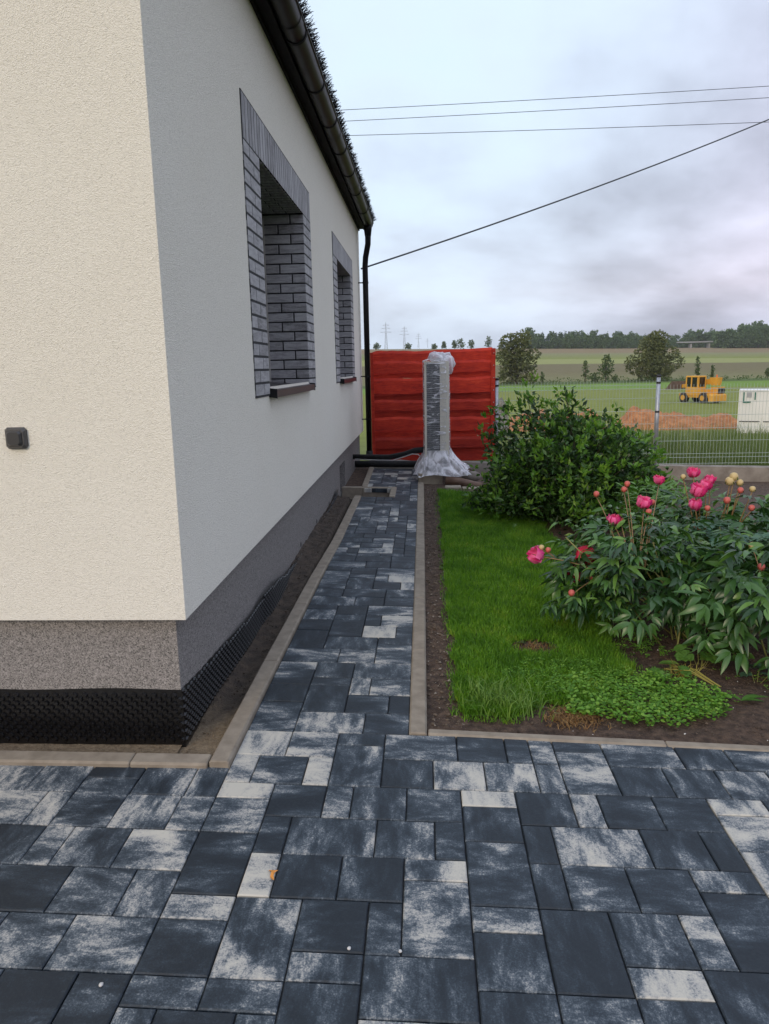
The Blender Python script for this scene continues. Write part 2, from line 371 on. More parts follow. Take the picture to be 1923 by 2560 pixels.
def plastic2():
    mt, t, p, out = new_mat('milky_film'); n = noise_(t, coords(t, 'Object', (1, 1, .6)), 9, 5, 0.55, 1.2)
    p.inputs['Base Color'].default_value = (0.86, 0.85, 0.89, 1); p.inputs['Roughness'].default_value = 0.3; bump_(t, p, n, 0.55, 0.03)
    tr = t.nodes.new('ShaderNodeBsdfTransparent'); ms = t.nodes.new('ShaderNodeMixShader')
    t.links.new(ramp(t, n, [(0.38, 0.30), (0.58, 0.80)]), ms.inputs[0]); t.links.new(tr.outputs[0], ms.inputs[1]); t.links.new(p.outputs[0], ms.inputs[2]); t.links.new(ms.outputs[0], out.inputs[0]); return mt
M['film'] = plastic2()
M['grass'] = leaf_mat('grass_blade', [(0.0, (0.026, 0.082, 0.006)), (0.4, (0.078, 0.205, 0.010)), (0.75, (0.150, 0.310, 0.018)), (1.0, (0.29, 0.34, 0.05))], 0.6, 0.3, patch=0.55, pscale=4.5)
M['lawn_ground'] = simple('thatch', (0.030, 0.055, 0.012), (0.055, 0.095, 0.020), 30, 0.95)
M['clover'] = leaf_mat('clover_leaf', [(0.0, (0.060, 0.165, 0.014)), (0.6, (0.125, 0.285, 0.026)), (1.0, (0.21, 0.37, 0.045))], 0.5, 0.3)
M['dry'] = leaf_mat('dry_straw', [(0.0, (0.12, 0.060, 0.022)), (0.6, (0.22, 0.12, 0.045)), (1.0, (0.30, 0.20, 0.08))], 0.8, 0.1)
M['yellow_straw'] = leaf_mat('yellow_straw', [(0.0, (0.20, 0.17, 0.03)), (1.0, (0.36, 0.32, 0.07))], 0.7, 0.15)
M['weed'] = leaf_mat('tall_grass', [(0.0, (0.060, 0.100, 0.026)), (0.5, (0.105, 0.155, 0.042)), (0.85, (0.17, 0.205, 0.075)), (1.0, (0.30, 0.28, 0.15))], 0.6, 0.3, patch=0.4, pscale=0.8)
M['shrub'] = leaf_mat('shrub_leaf', [(0.0, (0.014, 0.038, 0.011)), (0.5, (0.030, 0.076, 0.018)), (0.85, (0.058, 0.130, 0.027)), (1.0, (0.10, 0.20, 0.038))], 0.42, 0.18)
M['shrub_tip'] = leaf_mat('young_shrub_leaf', [(0.0, (0.060, 0.160, 0.018)), (0.7, (0.115, 0.245, 0.026)), (1.0, (0.18, 0.31, 0.04))], 0.42, 0.28)
M['twig'] = simple('twig_bark', (0.055, 0.045, 0.030), (0.09, 0.07, 0.048), 20, 0.8)
M['peony'] = leaf_mat('peony_leaf', [(0.0, (0.014, 0.046, 0.012)), (0.4, (0.032, 0.092, 0.022)), (0.8, (0.064, 0.152, 0.030)), (1.0, (0.12, 0.235, 0.040))], 0.34, 0.18, obj_random=True, spec=0.5)
M['bright_leaf'] = leaf_mat('bright_leaf', [(0.0, (0.065, 0.16, 0.026)), (1.0, (0.13, 0.26, 0.045))], 0.45, 0.25, obj_random=True)
M['teal_leaf'] = leaf_mat('blue_green_leaf', [(0.0, (0.045, 0.115, 0.070)), (1.0, (0.080, 0.16, 0.085))], 0.5, 0.2, obj_random=True)
M['stem'] = simple('reddish_stem', (0.20, 0.115, 0.05), (0.26, 0.17, 0.07), 12, 0.6)
M['green_stem'] = simple('green_stem', (0.14, 0.16, 0.045), (0.22, 0.21, 0.06), 12, 0.6)
M['pink'] = leaf_mat('pink_petal', [(0.0, (0.66, 0.025, 0.19)), (0.5, (0.80, 0.07, 0.31)), (1.0, (0.88, 0.20, 0.44))], 0.5, 0.25)
M['crimson'] = leaf_mat('crimson_petal', [(0.0, (0.40, 0.006, 0.03)), (1.0, (0.62, 0.018, 0.07))], 0.5, 0.2)
M['bud'] = leaf_mat('rose_bud', [(0.0, (0.46, 0.065, 0.065)), (1.0, (0.60, 0.16, 0.12))], 0.5, 0.1)
M['cream_bud'] = leaf_mat('cream_bud', [(0.0, (0.48, 0.33, 0.12)), (1.0, (0.62, 0.50, 0.26))], 0.5, 0.1)
M['yellow_petal'] = simple('yellow_petal', (0.75, 0.52, 0.03), None, 5, 0.6)
M['orange_leaf'] = simple('orange_leaf', (0.55, 0.20, 0.03), (0.62, 0.27, 0.05), 60, 0.6)
M['pebble'] = simple('pale_pebble', (0.45, 0.44, 0.42), (0.58, 0.57, 0.55), 60, 0.8)
M['switch'] = simple('grey_switch', (0.034, 0.034, 0.036), None, 5, 0.38)
M['switch2'] = simple('grey_switch_rim', (0.062, 0.060, 0.060), None, 5, 0.45)
# terrain: crop strips across the slope
def field_mat():
    mt, t, p, out = new_mat('field'); g = t.nodes.new('ShaderNodeNewGeometry'); s = t.nodes.new('ShaderNodeSeparateXYZ'); t.links.new(g.outputs['Position'], s.inputs[0])
    v = t.nodes.new('ShaderNodeVectorMath'); v.operation = 'MULTIPLY'; v.inputs[1].default_value = (0.02, 0.02, 0.0); t.links.new(g.outputs['Position'], v.inputs[0])
    wob = math_(t, 'MULTIPLY', math_(t, 'SUBTRACT', noise_(t, v.outputs[0], 0.8, 3), 0.5), 30.0)
    yy = math_(t, 'ADD', math_(t, 'ADD', s.outputs[1], math_(t, 'MULTIPLY', s.outputs[0], -0.10)), math_(t, 'MULTIPLY', wob, math_(t, 'MULTIPLY', s.outputs[1], 0.0022)))
    f = math_(t, 'DIVIDE', yy, 900.0, clamp=True)
    A = (0.180, 0.205, 0.048); B = (0.155, 0.135, 0.068); Cc = (0.25, 0.265, 0.095); D = (0.215, 0.165, 0.092); G = (0.15, 0.24, 0.045); H = (0.085, 0.12, 0.036)
    c = ramp(t, f, [(0.0, (0.085, 0.105, 0.030)), (0.03, (0.12, 0.14, 0.045)), (0.055, A), (0.138, A), (0.142, G), (0.178, G), (0.185, H), (0.208, H), (0.212, (0.18, 0.175, 0.08)), (0.30, B), (0.425, B), (0.435, Cc), (0.54, Cc), (0.55, A), (0.68, (0.20, 0.20, 0.095)), (0.72, D), (0.95, D), (0.96, A)])
    n2_ = noise_(t, g.outputs['Position'], 0.35, 8, 0.7); n3_ = noise_(t, g.outputs['Position'], 6, 4, 0.7)
    c = mix(t, 1.0, c, ramp(t, math_(t, 'ADD', math_(t, 'MULTIPLY', n2_, 0.6), math_(t, 'MULTIPLY', n3_, 0.4)), [(0.3, 0.72), (0.7, 1.25)]), 'MULTIPLY')
    t.links.new(c, p.inputs['Base Color']); p.inputs['Roughness'].default_value = 0.95; p.inputs['Specular IOR Level'].default_value = 0.1
    return mt
M['field'] = field_mat()
M['heap'] = simple('ochre_subsoil', (0.30, 0.12, 0.044), (0.50, 0.225, 0.09), 2.2, 0.95, bump=1.0, bscale=6, bdist=0.2, detail=8)
M['heap_grey'] = simple('grey_rubble', (0.13, 0.125, 0.10), (0.22, 0.21, 0.18), 3, 0.95, bump=1.0, bscale=8, bdist=0.15)
M['oak'] = leaf_mat('oak_leaf', [(0.0, (0.060, 0.076, 0.028)), (0.6, (0.115, 0.132, 0.050)), (1.0, (0.18, 0.195, 0.08))], 0.6, 0.2, patch=0.35, pscale=0.5)
M['fresh'] = leaf_mat('fresh_leaf', [(0.0, (0.045, 0.080, 0.025)), (0.6, (0.080, 0.125, 0.040)), (1.0, (0.12, 0.17, 0.055))], 0.6, 0.2, patch=0.35, pscale=0.5)
M['wood_leaf'] = leaf_mat('woodland_leaf', [(0.0, (0.055, 0.105, 0.050)), (0.6, (0.095, 0.155, 0.068)), (1.0, (0.145, 0.20, 0.085))], 0.7, 0.15, patch=0.3, pscale=0.2)
M['conifer'] = leaf_mat('conifer_needles', [(0.0, (0.038, 0.076, 0.050)), (0.6, (0.062, 0.108, 0.064)), (1.0, (0.092, 0.14, 0.074))], 0.7, 0.1)
M['bark'] = simple('bark', (0.05, 0.042, 0.03), (0.09, 0.075, 0.055), 6, 0.9)
M['yellow'] = simple('digger_yellow', (0.55, 0.27, 0.028), (0.62, 0.33, 0.04), 2, 0.5)
M['tyre'] = simple('tyre_rubber', (0.022, 0.022, 0.022), (0.04, 0.037, 0.032), 6, 0.85)
M['black'] = simple('black_paint', (0.018, 0.018, 0.022), None, 4, 0.45)
M['mud_steel'] = simple('muddy_steel', (0.085, 0.058, 0.045), (0.14, 0.10, 0.075), 4, 0.7)
M['white_paint'] = simple('white_panel', (0.62, 0.63, 0.61), (0.70, 0.70, 0.68), 1.0, 0.55)
M['green_paint'] = simple('green_print', (0.012, 0.13, 0.095), None, 3, 0.5)
M['grey_print'] = simple('grey_print', (0.30, 0.31, 0.34), None, 3, 0.5)
M['far_concrete'] = simple('far_concrete', (0.30, 0.31, 0.32), None, 3, 0.8)
M['pylon'] = simple('pylon_steel', (0.34, 0.36, 0.40), None, 3, 0.6, metal=0.3)
M['roof'] = simple('dark_tiles', (0.03, 0.028, 0.03), (0.05, 0.045, 0.045), 7, 0.6)
M['beacon'] = simple('orange_beacon', (0.75, 0.16, 0.02), None, 3, 0.3)

# ------------------------------------------------------------------ ground heights
def gz(x, y): return KX*x + KY*y
def garden_z(x, y):
    return gz(x, y) - 0.022 - 0.28*sstep(4.0, 8.8, y)*sstep(1.0, 2.0, x)
PROF = [(-60, -.55), (9.0, -.45), (12, -.75), (20, -1.5), (30, -2.15), (41, -2.6), (76, -2.65), (120, -2.9), (190, -3.0), (240, -2.0), (330, 0.0), (400, 1.9), (470, 4.0), (560, 7.3), (650, 11.5), (760, 17.2), (830, 19.0), (1000, 19.5), (2500, 12.0)]
def field_z(x, y):
    z = float(np.interp(y, [q[0] for q in PROF], [q[1] for q in PROF]))
    if y > 150:
        t = max(-0.6, min(0.9, x/(y+3.0)))
        z += sstep(150, 760, y)*(-13.5*(t-0.13))
    return z

# ------------------------------------------------------------------ the setting
def sheet(name, xs, ys, zf, mat, kind='structure', jitter=None, parent=None, hole=None):
    V = []; F = []; nx, ny = len(xs), len(ys)
    for j, y in enumerate(ys):
        for i, x in enumerate(xs): V.append((x, y, zf(x, y)))
    for j in range(ny-1):
        for i in range(nx-1):
            if hole and hole((xs[i]+xs[i+1])/2, (ys[j]+ys[j+1])/2): continue
            F.append((j*nx+i, j*nx+i+1, (j+1)*nx+i+1, (j+1)*nx+i))
    return build_np(name, np.array(V), np.array(F), mat, parent, True, kind=kind)
xs = sorted(set([-1500, -900, -600, -400, -250, -150, -100, -60, -40, -25] + list(range(-16, 60, 4)) + list(range(60, 200, 10)) + [220, 260, 300, 350, 400, 470, 550, 650, 800, 1000, 1300, 1700]))
ys = sorted(set([-60, -30, -10, 0, 6] + [9+0.75*k for k in range(14)] + list(range(20, 60, 4)) + list(range(60, 240, 10)) + list(range(240, 860, 20)) + [900, 1000, 1200, 1600, 2500]))
sheet('field', xs, ys, lambda x, y: field_z(x, y) - (0.0 if y > 9 else 0.0) + (0.12*fbm(x*.2, y*.2) if 12 < y < 90 else 0), M['field'])
# garden soil: front strip, bed and the strip along the path
def soil_z(x, y): return garden_z(x, y) + 0.014*fbm(x*7, y*7) + 0.010*fbm(x*22+5, y*22)
gx = list(np.arange(0.776, 3.4, 0.045)) + list(np.arange(3.4, 9.2, 0.3))
gy = list(np.arange(0.03, 3.2, 0.045)) + list(np.arange(3.2, 8.86, 0.2)) + [8.86]
def soil2(x, y):
    lo = -0.037*max(0, x-.78)
    return soil_z(x, y)
sheet('garden_soil', gx, [lo for lo in [-0.30, -0.12]] + gy, lambda x, y: (soil_z(x, y) if y > 0.04-0.037*(x-.78) else soil_z(x, 0.04-0.037*(x-.78))-0.12), M['soil'])
# strip of dry soil between the house and the kerb
def strip_z(x, y): return -0.05*sstep(-.085, -.04, x)*sstep(.5, 1.5, y) - 0.1*sstep(-.075, -.03, x) - 0.022 + 0.055*sstep(0.3, 3.0, y) + KY*y*0.6 + 0.10*sstep(-.16, -.24, x)*sstep(-.1, .5, y)*0.3 + 0.008*fbm(x*16, y*9) + 0.006*fbm(x*40, y*40)
sheet('soil_strip', list(np.arange(-0.26, 0.02, 0.022)), list(np.arange(-0.235, 5.46, 0.045)), strip_z, M['strip'])
sheet('soil_strip', list(np.arange(-3.2, -0.20, 0.05)), [-0.245+0.03*(0), -0.19, -0.15, -0.12, -0.10], lambda x, y: -0.012+0.004*fbm(x*20, y*20) - 0.03*x*0, M['strip'])
sheet('soil_strip', [-0.24, -0.15, -0.06, 0.03], [6.1, 6.6, 7.2, 7.8, 8.6], lambda x, y: gz(x, y)-0.05, M['soil'])
# lawn sheet
def lawn_right(y): 
    return float(np.interp(y, [0.2, 0.45, 0.8, 1.12, 1.4, 2.0, 2.6, 3.3, 3.8, 4.4, 6.0], [1.36, 1.62, 1.80, 1.78, 1.84, 1.95, 2.0, 1.95, 1.85, 1.9, 2.0])) + 0.05 + 0.06*fbm(y*3, 1.0) + 0.03*fbm(y*11, 4.0)
def lawn_front(x): return 0.21 + 0.05*fbm(x*5, 3.3) + 0.13*sstep(1.15, 1.35, x)
def lawn_left(y): return 0.925 + 0.03*fbm(y*4, 7.7) + 0.018*fbm(y*15, 2.2) + 0.02*sstep(3, 6, y)
def in_lawn(x, y):
    if not (lawn_left(y) < x < lawn_right(y) and lawn_front(x) < y < 5.98): return False
    return ((x-1.385)/0.135)**2 + ((y-1.045)/0.10)**2 > 1
lx = np.arange(0.9, 2.1, 0.04); ly = np.arange(0.16, 6.04, 0.05)
sheet('lawn', list(lx), list(ly), lambda x, y: garden_z(x, y)+0.012+0.006*fbm(x*9, y*9), M['lawn_ground'], hole=lambda x, y: not in_lawn(x, y))

# ------------------------------------------------------------------ pavement with traced pavers
PYM = ([-60, -50, -44, -38, -32, -24, -16, -8, 0, 40], [-54.6, -44.6, -39.1, -34.1, -29, -21.95, -14.9, -7.45, 0, 40])
def py_map(Y):
    if Y < -60: return -54.6 + (Y+60)*0.91
    return float(np.interp(Y, PYM[0], PYM[1]))
def px_map(X, Y): return X + (0.0105*min(40, max(0, -py_map(Y)))*(7-X)/7 if 0 <= X <= 7 else 0.0)
rects = []          # x0, y0, x1, y1 (units of 10 cm, y towards the camera), lightness
occ = set()
def place(x, y, w, h, l):
    for i in range(w):
        for j in range(h): occ.add((x+i, y+j))
    rects.append((x, y, x+w, y+h, l))
T = [(0,0,2,2,.88),(2,0,2,2,.78),(4,0,2,1,.38),(6,0,3,2,.42),(9,0,2,2,.22),(11,0,1,2,.18),(12,0,1,2,.62),(13,0,2,1,.34),(15,0,3,2,.42),(18,0,2,2,.42),(20,0,2,2,.4),
 (13,1,2,3,.70),(4,1,2,3,.42),(0,2,1,2,.92),(1,2,2,2,.32),(3,2,1,2,.95),(6,2,2,2,.15),(8,2,2,2,.78),(10,2,2,2,.72),(12,2,1,2,.82),(15,2,2,2,.36),(17,2,2,2,.34),(19,2,2,2,.48),
 (0,4,2,1,.85),(2,4,2,2,.12),(4,4,1,2,.5),(5,4,2,2,.52),(7,4,2,2,.36),(9,4,2,1,.90),(11,4,2,2,.16),(13,4,1,2,.82),(14,4,2,2,.2),(16,4,2,2,.24),(18,4,2,1,.75),(9,5,2,2,.26),(18,5,2,2,.99),(18,7,2,2,.65),
 (0,5,2,2,.58),(2,6,1,2,.26),(3,6,3,2,.46),(6,6,2,2,.36),(8,6,1,2,.2),(11,6,1,2,.12),(12,6,3,2,.62),(15,6,2,2,.22),(17,6,1,2,.1),(9,7,2,3,.30),
 (2,8,1,2,.92),(3,8,2,2,.26),(5,8,2,2,.22),(7,8,2,1,.72),(11,8,1,2,.22),(12,8,2,2,.42),(14,8,2,2,.48),(16,8,2,1,.32),(16,9,2,3,.12),(0,7,2,3,.07),(7,9,2,3,.60),
 (0,10,2,1,.88),(2,10,2,3,.60),(4,10,2,2,.1),(6,10,1,2,.28),(9,10,2,1,.6),(11,10,2,3,.13),(13,10,2,2,.42),(15,10,1,2,.62),(0,11,2,2,.25),(9,11,2,2,.28),
 (4,12,2,1,.46),(6,12,3,2,.36),(13,12,2,1,.9),(15,12,3,2,.26),(0,13,2,1,.36),(2,13,2,1,.44),(4,13,2,2,.26),(9,13,2,2,.3),(11,13,2,2,.46),(13,13,2,2,.18),(0,14,1,2,.3),(1,14,2,2,.22),(3,14,1,2,.5),
 (0,-3,2,3,.40),(2,-2,3,2,.62),(5,-2,2,2,.22),(0,-5,2,2,.1),(2,-5,2,3,.3),(2,-6,2,1,.2),(4,-4,2,2,.16),(6,-4,1,2,.12),(4,-6,1,2,.8),(5,-6,2,2,.52),(0,-7,2,2,.18),(0,-8,2,1,.58),(2,-8,2,2,.12),(4,-8,3,2,.5),
 (0,-10,3,2,.52),(3,-10,2,2,.55),(5,-11,2,3,.38),(5,-12,2,1,.2),(2,-12,3,2,.42),(0,-13,2,3,.2),(4,-14,2,2,.88),(6,-14,1,2,.12),(0,-15,2,2,.15),(2,-15,2,3,.1),(2,-16,2,1,.24),(4,-16,1,2,.18),(5,-16,2,2,.72),
 (0,-17,2,2,.55),(0,-18,2,1,.25),(2,-18,2,2,.1),(4,-18,3,2,.48),(0,-20,3,2,.42),(3,-20,2,2,.18),(5,-20,2,2,.2),(2,-22,3,2,.2),(5,-22,2,2,.3),(0,-22,2,2,.3),(4,-24,2,2,.28),(6,-24,1,2,.85),
 (2,-25,2,3,.34),(2,-26,2,1,.46),(4,-26,1,2,.36),(5,-26,2,2,.82),(0,-25,2,3,.4),(0,-27,2,2,.62),(0,-28,2,1,.2),(2,-28,2,2,.18),(4,-28,3,2,.5),(0,-30,3,2,.38),(3,-30,2,2,.16),(5,-30,2,2,.22),(0,-32,2,2,.2),(2,-32,3,2,.24),(5,-32,2,2,.22)]
for q in T: place(*q)
prand = random.Random(5)
def lightness(): return prand.choice([.1, .15, .2, .25, .3, .35, .4, .45, .5, .6, .7, .85])
def fill(x0, x1, y0, y1):
    for y in range(y0, y1):
        for x in range(x0, x1):
            if (x, y) in occ: continue
            opts = [(2,2)]*4 + [(3,2)]*2 + [(2,3)]*2 + [(1,2)]*2 + [(2,1)]*2
            prand.shuffle(opts)
            for w, h in opts + [(1, 1)]:
                if x+w > x1 or y+h > y1: continue
                if all((x+i, y+j) not in occ for i in range(w) for j in range(h)):
                    place(x, y, w, h, lightness()); break
def pit_cell(x, y): return x <= 3 and -66 <= y <= -60
# the pit by the cellar window: block its cells (x 0..4.4, y 5.44..6.1 m)
pit0, pit1 = -66, -60
for y in range(pit0, pit1):
    for x in range(0, 4): occ.add((x, y))
fill(0, 7, -84, -32)
fill(0, 30, 0, 24)
left = [(3,5,[-1.21,-3.24,None,-5.3,-7.25,-9.25],[.55,.42,0,.28,.55]),
        (5,7,[-1.25,-3.28,None,-5.32,-6.27,-8.3],[.78,.45,0,.55,.78]),
        (7,9,[-2.31,-4.33,-5.31,-7.3],[.58,.52,.62,.16]),
        (9,11,[-1.4,-3.42,-6.4],[.56,.48,.26]),
        (11,13,[-2.43,-4.42,-6.4],[.55,.5,.4]),
        (13,15,[-1.42,-3.43,-5.4],[.06,.26,.4])]
rects.append((-5.3, 3, -3.25, 4, .12)); rects.append((-5.3, 4, -3.27, 7, .34))
for y0, y1, xl, ll in left:
    xr = 0.0
    for k, x in enumerate(xl):
        if x is None: xr = -5.3; continue
        if xr == -5.3 and x == -5.3 or x == -5.32: continue
        rects.append((x, y0, xr, y1, ll[min(k, len(ll)-1)] if ll[min(k, len(ll)-1)] else .3)); xr = x
    while xr > -24:
        w = prand.choice([1, 2, 2, 2, 3]); rects.append((xr-w, y0, xr, y1, lightness())); xr -= w
for y0 in range(15, 24, 2):
    xr = 0.0
    while xr > -24:
        w = prand.choice([1, 2, 2, 2, 3]); rects.append((xr-w, y0, xr, y0+2, lightness())); xr -= w
pav = empty('pavement', (0, 0, 0), kind='structure')
_pm = {}
def paver_mesh(w, d):
    key = (round(w, 3), round(d, 3))
    if key not in _pm:
        hw, hd, b, zb = w/2-0.0022, d/2-0.0022, 0.0035, -0.05
        V = []
        for (ix, z) in ((0, zb), (0, -b), (b, 0)):
            V += [(-hw+ix, -hd+ix, z), (hw-ix, -hd+ix, z), (hw-ix, hd-ix, z), (-hw+ix, hd-ix, z)]
        F = [(0,1,5,4),(1,2,6,5),(2,3,7,6),(3,0,4,7),(4,5,9,8),(5,6,10,9),(6,7,11,10),(7,4,8,11),(8,9,10,11)]
        me = bpy.data.meshes.new('paver'); me.from_pydata(V, [], F); me.update(); me.materials.append(M['paver']); _pm[key] = me
    return _pm[key]
items = []
for (x0, y0, x1, y1, l) in rects:
    X0, X1 = px_map(x0, (y0+y1)/2), px_map(x1, (y0+y1)/2)
    ya, yb = -py_map(y1)*0.1, -py_map(y0)*0.1
    cxm, cym = (X0+X1)*.05, (ya+yb)/2
    d = np.array([cxm, cym, gz(cxm, cym)]) - CAM; zz = d @ FW
    vis = zz > 0.4
    if vis:
        u = PP[0]+FPX*(d@RT)/zz; v = PP[1]-FPX*(d@UP)/zz
        vis = -120 < u < 2050 and v < 2700
    area = (X1-X0)*(yb-ya)/max(0.3, zz)**3 if vis else 0
    items.append((area if vis else -1, cxm, cym, (X1-X0)*.1, yb-ya, l))
items.sort(key=lambda q: -q[0])
restV, restF, nn = [], [], 0
for k, (a, cxm, cym, w, d, l) in enumerate(items):
    z = gz(cxm, cym) + prand.uniform(-.0012, .0012)
    rot = (math.atan(KY)+prand.uniform(-.003, .003), -math.atan(KX)+prand.uniform(-.003, .003), 0)
    if k < 300 and a > 0:
        link('paver', paver_mesh(w, d), pav, (cxm, cym, z), rot, (min(1, max(0, l+prand.uniform(-.05, .05))), float(prand.random() < 0.45), 0, 1))
    else:
        me = paver_mesh(w, d); Rm = Matrix.Rotation(rot[0], 3, 'X') @ Matrix.Rotation(rot[1], 3, 'Y')
        for v_ in me.vertices: restV.append(tuple(Rm @ v_.co + Vector((cxm, cym, z))))
        for p_ in me.polygons: restF.append(tuple(i+nn for i in p_.vertices))
        nn += len(me.vertices)
ro = build_np('paver_field', np.array(restV), np.array(restF), M['paver'], pav, kind='stuff'); ro.color = (.34, 0, 0, 1)
bed = MB()
def slab_quad(x0, x1, y0, y1, h):
    bed.add([(x0, y0, gz(x0, y0)+h), (x1, y0, gz(x1, y0)+h), (x1, y1, gz(x1, y1)+h), (x0, y1, gz(x0, y1)+h)], [(0, 1, 2, 3)])
slab_quad(-2.5, 3.1, -2.45, -0.31, -.012); slab_quad(0.0, 3.1, -0.31, 0.0, -.012); slab_quad(0.0, 0.70, 0.0, 5.46, -.012)
slab_quad(0.42, 0.70, 5.46, 6.09, -.012); slab_quad(0.05, 0.70, 6.09, 7.75, -.012)
bed.build('joint_bed', M['joint'], pav)

# kerbs
kerb = empty('kerb', (0, 0, 0), kind='structure')
def kerb_run(p0, p1, width, h0, h1, first, step, depth=0.2, cham=0.008):
    """stones from p0 to p1; width extends to the left of the direction of travel"""
    p0, p1 = Vector(p0), Vector(p1); L = (p1-p0).length; d = (p1-p0)/L; n = Vector((-d.y, d.x))
    s = 0.0; nxt = first
    while s < L-1e-4:
        e = min(L, nxt)
        a, b = s+0.0015, e-0.0015
        jit = prand.uniform(-.0015, .0015)
        def P(t, w, dz): 
            q = p0 + d*t + n*w; hh = h0+(h1-h0)*t/L
            return (q.x, q.y, gz(q.x, q.y)+hh+jit+dz)
        c = cham
        prof = [(0, -depth), (0, -c), (c, 0), (width-c, 0), (width, -c), (width, -depth)]
        vs = []
        for t, ins in ((a, 0.004), (a+0.005, 0), (b-0.005, 0), (b, 0.004)):
            for (w, dz) in prof: vs.append(P(t, min(max(w, ins), width-ins), dz-ins*(1 if dz > -c*1.5 else 0)))
        m = MB(); fs = []
        for i in range(3):
            for k in range(5): fs.append((i*6+k, (i+1)*6+k, (i+1)*6+k+1, i*6+k+1))
        fs += [(5, 4, 3, 2, 1, 0)[::-1], tuple(range(18, 24))[::-1]]
        m.add(vs, fs)
        mid = P((a+b)/2, width/2, 0)
        m.build('kerb_stone', M['kerb'], kerb, origin=mid)
        s = e; nxt = e+step
kerb_run((0.0, -0.308), (0.004, 0.69), 0.08, .028, .024, 0.998, 1)
kerb_run((0.004, 0.69), (0.02, 2.2), 0.08, .024, .02, 0.93, .93)
kerb_run((0.02, 2.2), (0.05, 3.35), 0.08, .02, .018, 0.35, .92)
kerb_run((0.05, 3.35), (0.054, 5.45), 0.08, .018, .018, 0.5, .92)
kerb_run((-2.6, -0.392), (-0.084, -0.316), 0.082, .02, .02, 0.30+0.93, 0.98)
kerb_run((0.777, 0.004), (0.772, 6.50), 0.077, .006, .006, 0.93, 0.905)
kerb_run((0.781, 0.0), (6.5, -0.215), 0.05, .008, .008, 0.997, 1.0)
kerb_run((0.075, 6.10), (0.055, 7.72), 0.07, .015, .015, 0.8, .9)
kerb_run((0.44, 5.45), (0.44, 6.09), 0.07, .012, .012, 1, 1, 0.34)
kerb_run((-0.235, 6.02), (0.367, 6.02), 0.07, .012, .012, 0.25, 1, 0.34)
pitm = MB(); pitm.add([(-.24, 5.2, -.26), (.4, 5.2, -.26), (.4, 6.05, -.26), (-.24, 6.05, -.26)], [(0, 1, 2, 3)])
pitm.box(-.235, 0.37, 5.43, 5.455, -.27, .05)
pitm.build('pit_floor', M['soil_strip'], None, kind='structure')

# ------------------------------------------------------------------ the house
XW, YF, YE = -0.178, -0.165, 8.85
ZB, ZE = 0.556, 3.59
house = empty('house', (-4.2, 4.3, 0), 'cream rendered bungalow with grey brick window surrounds and black gutter', 'house')
W1 = (1.68, 3.32, 1.425, 2.75); W2 = (5.69, 7.27, 1.425, 2.73)
wl = MB()
ycut = [YF, W1[0], W1[1], W2[0], W2[1], YE]; zcut = [ZB, W1[2], W1[3], ZE]
TH = 0.36
for j in range(5):
    for k in range(3):
        if k == 1 and j in (1, 3): continue
        y0, y1, z0, z1 = ycut[j], ycut[j+1], zcut[k], zcut[k+1]
        if j == 3 or j == 1: pass
        wl.add([(XW, y0, z0), (XW, y1, z0), (XW, y1, z1), (XW, y0, z1)], [(0, 1, 2, 3)])
# gable front wall, far gable, underside
XL, XR_ = -8.2, XW
ridge_x, ridge_z = -4.2, 6.6
wl.add([(XL, YF, ZB), (XR_, YF, ZB), (XR_, YF, ZE), (ridge_x, YF, ridge_z), (XL, YF, ZE)], [(0, 1, 2, 3, 4)])
wl.add([(XL, YE, ZB), (XR_, YE, ZB), (XR_, YE, ZE), (ridge_x, YE, ridge_z), (XL, YE, ZE)], [(4, 3, 2, 1, 0)])
wl.add([(XL, YF, ZB), (XR_, YF, ZB), (XR_, YE, ZB), (XL, YE, ZB)], [(3, 2, 1, 0)])
wl.add([(XL, YF, ZB), (XL, YE, ZB), (XL, YE, ZE), (XL, YF, ZE)], [(3, 2, 1, 0)])
wl.build('wall', M['stucco'], house)
pl = MB(); px0, pyf = -0.238, -0.112
N0, N1 = 5.90, 6.5
zt = ZB-0.0005
for (y0, y1, z0, z1) in ((pyf, N0, -.4, zt), (N0, N1, .375, zt), (N0, N1, -.4, -.03), (N1, YE-.05, -.4, zt)):
    pl.add([(px0, y0, z0), (px0, y1, z0), (px0, y1, z1), (px0, y0, z1)], [(0, 1, 2, 3)])
pl.add([(XL+.06, pyf, -.4), (px0, pyf, -.4), (px0, pyf, zt), (XL+.06, pyf, zt)], [(0, 1, 2, 3)])
pl.add([(px0, YE-.05, -.4), (XL, YE-.05, -.4), (XL, YE-.05, zt), (px0, YE-.05, zt)], [(0, 1, 2, 3)])
for z in (-.03, .375): pl.add([(px0, N0, z), (px0, N1, z), (px0-.14, N1, z), (px0-.14, N0, z)], [(0, 1, 2, 3) if z < 0 else (3, 2, 1, 0)])
for y in (N0, N1): pl.add([(px0, y, -.03), (px0-.14, y, -.03), (px0-.14, y, .375), (px0, y, .375)], [(0, 1, 2, 3)])
pl.build('plinth', M['plinth'], house)
cw = empty('window', (0, 0, 0)); cw.parent = house; cw.location = Vector((px0-.13, (N0+N1)/2, .17)) - house.location
tag(cw, 'small dark cellar window low in the plinth')
MB().box(px0-.14, px0-.12, N0+.045, N1-.045, .015, .33).build('pane', M['glass'], cw)
fr = MB()
for b in ((N0, N1, -.03, .015), (N0, N1, .33, .375), (N0, N0+.045, .015, .33), (N1-.045, N1, .015, .33)): fr.box(px0-.145, px0-.10, *b)
fr.build('frame', M['sill'], cw)
for y in (2.94, 3.87, 4.81):
    MB().cyl((px0-.02, y, .118), (px0+.002, y, .118), .022, 14).build('vent_hole', M['foam'], house)
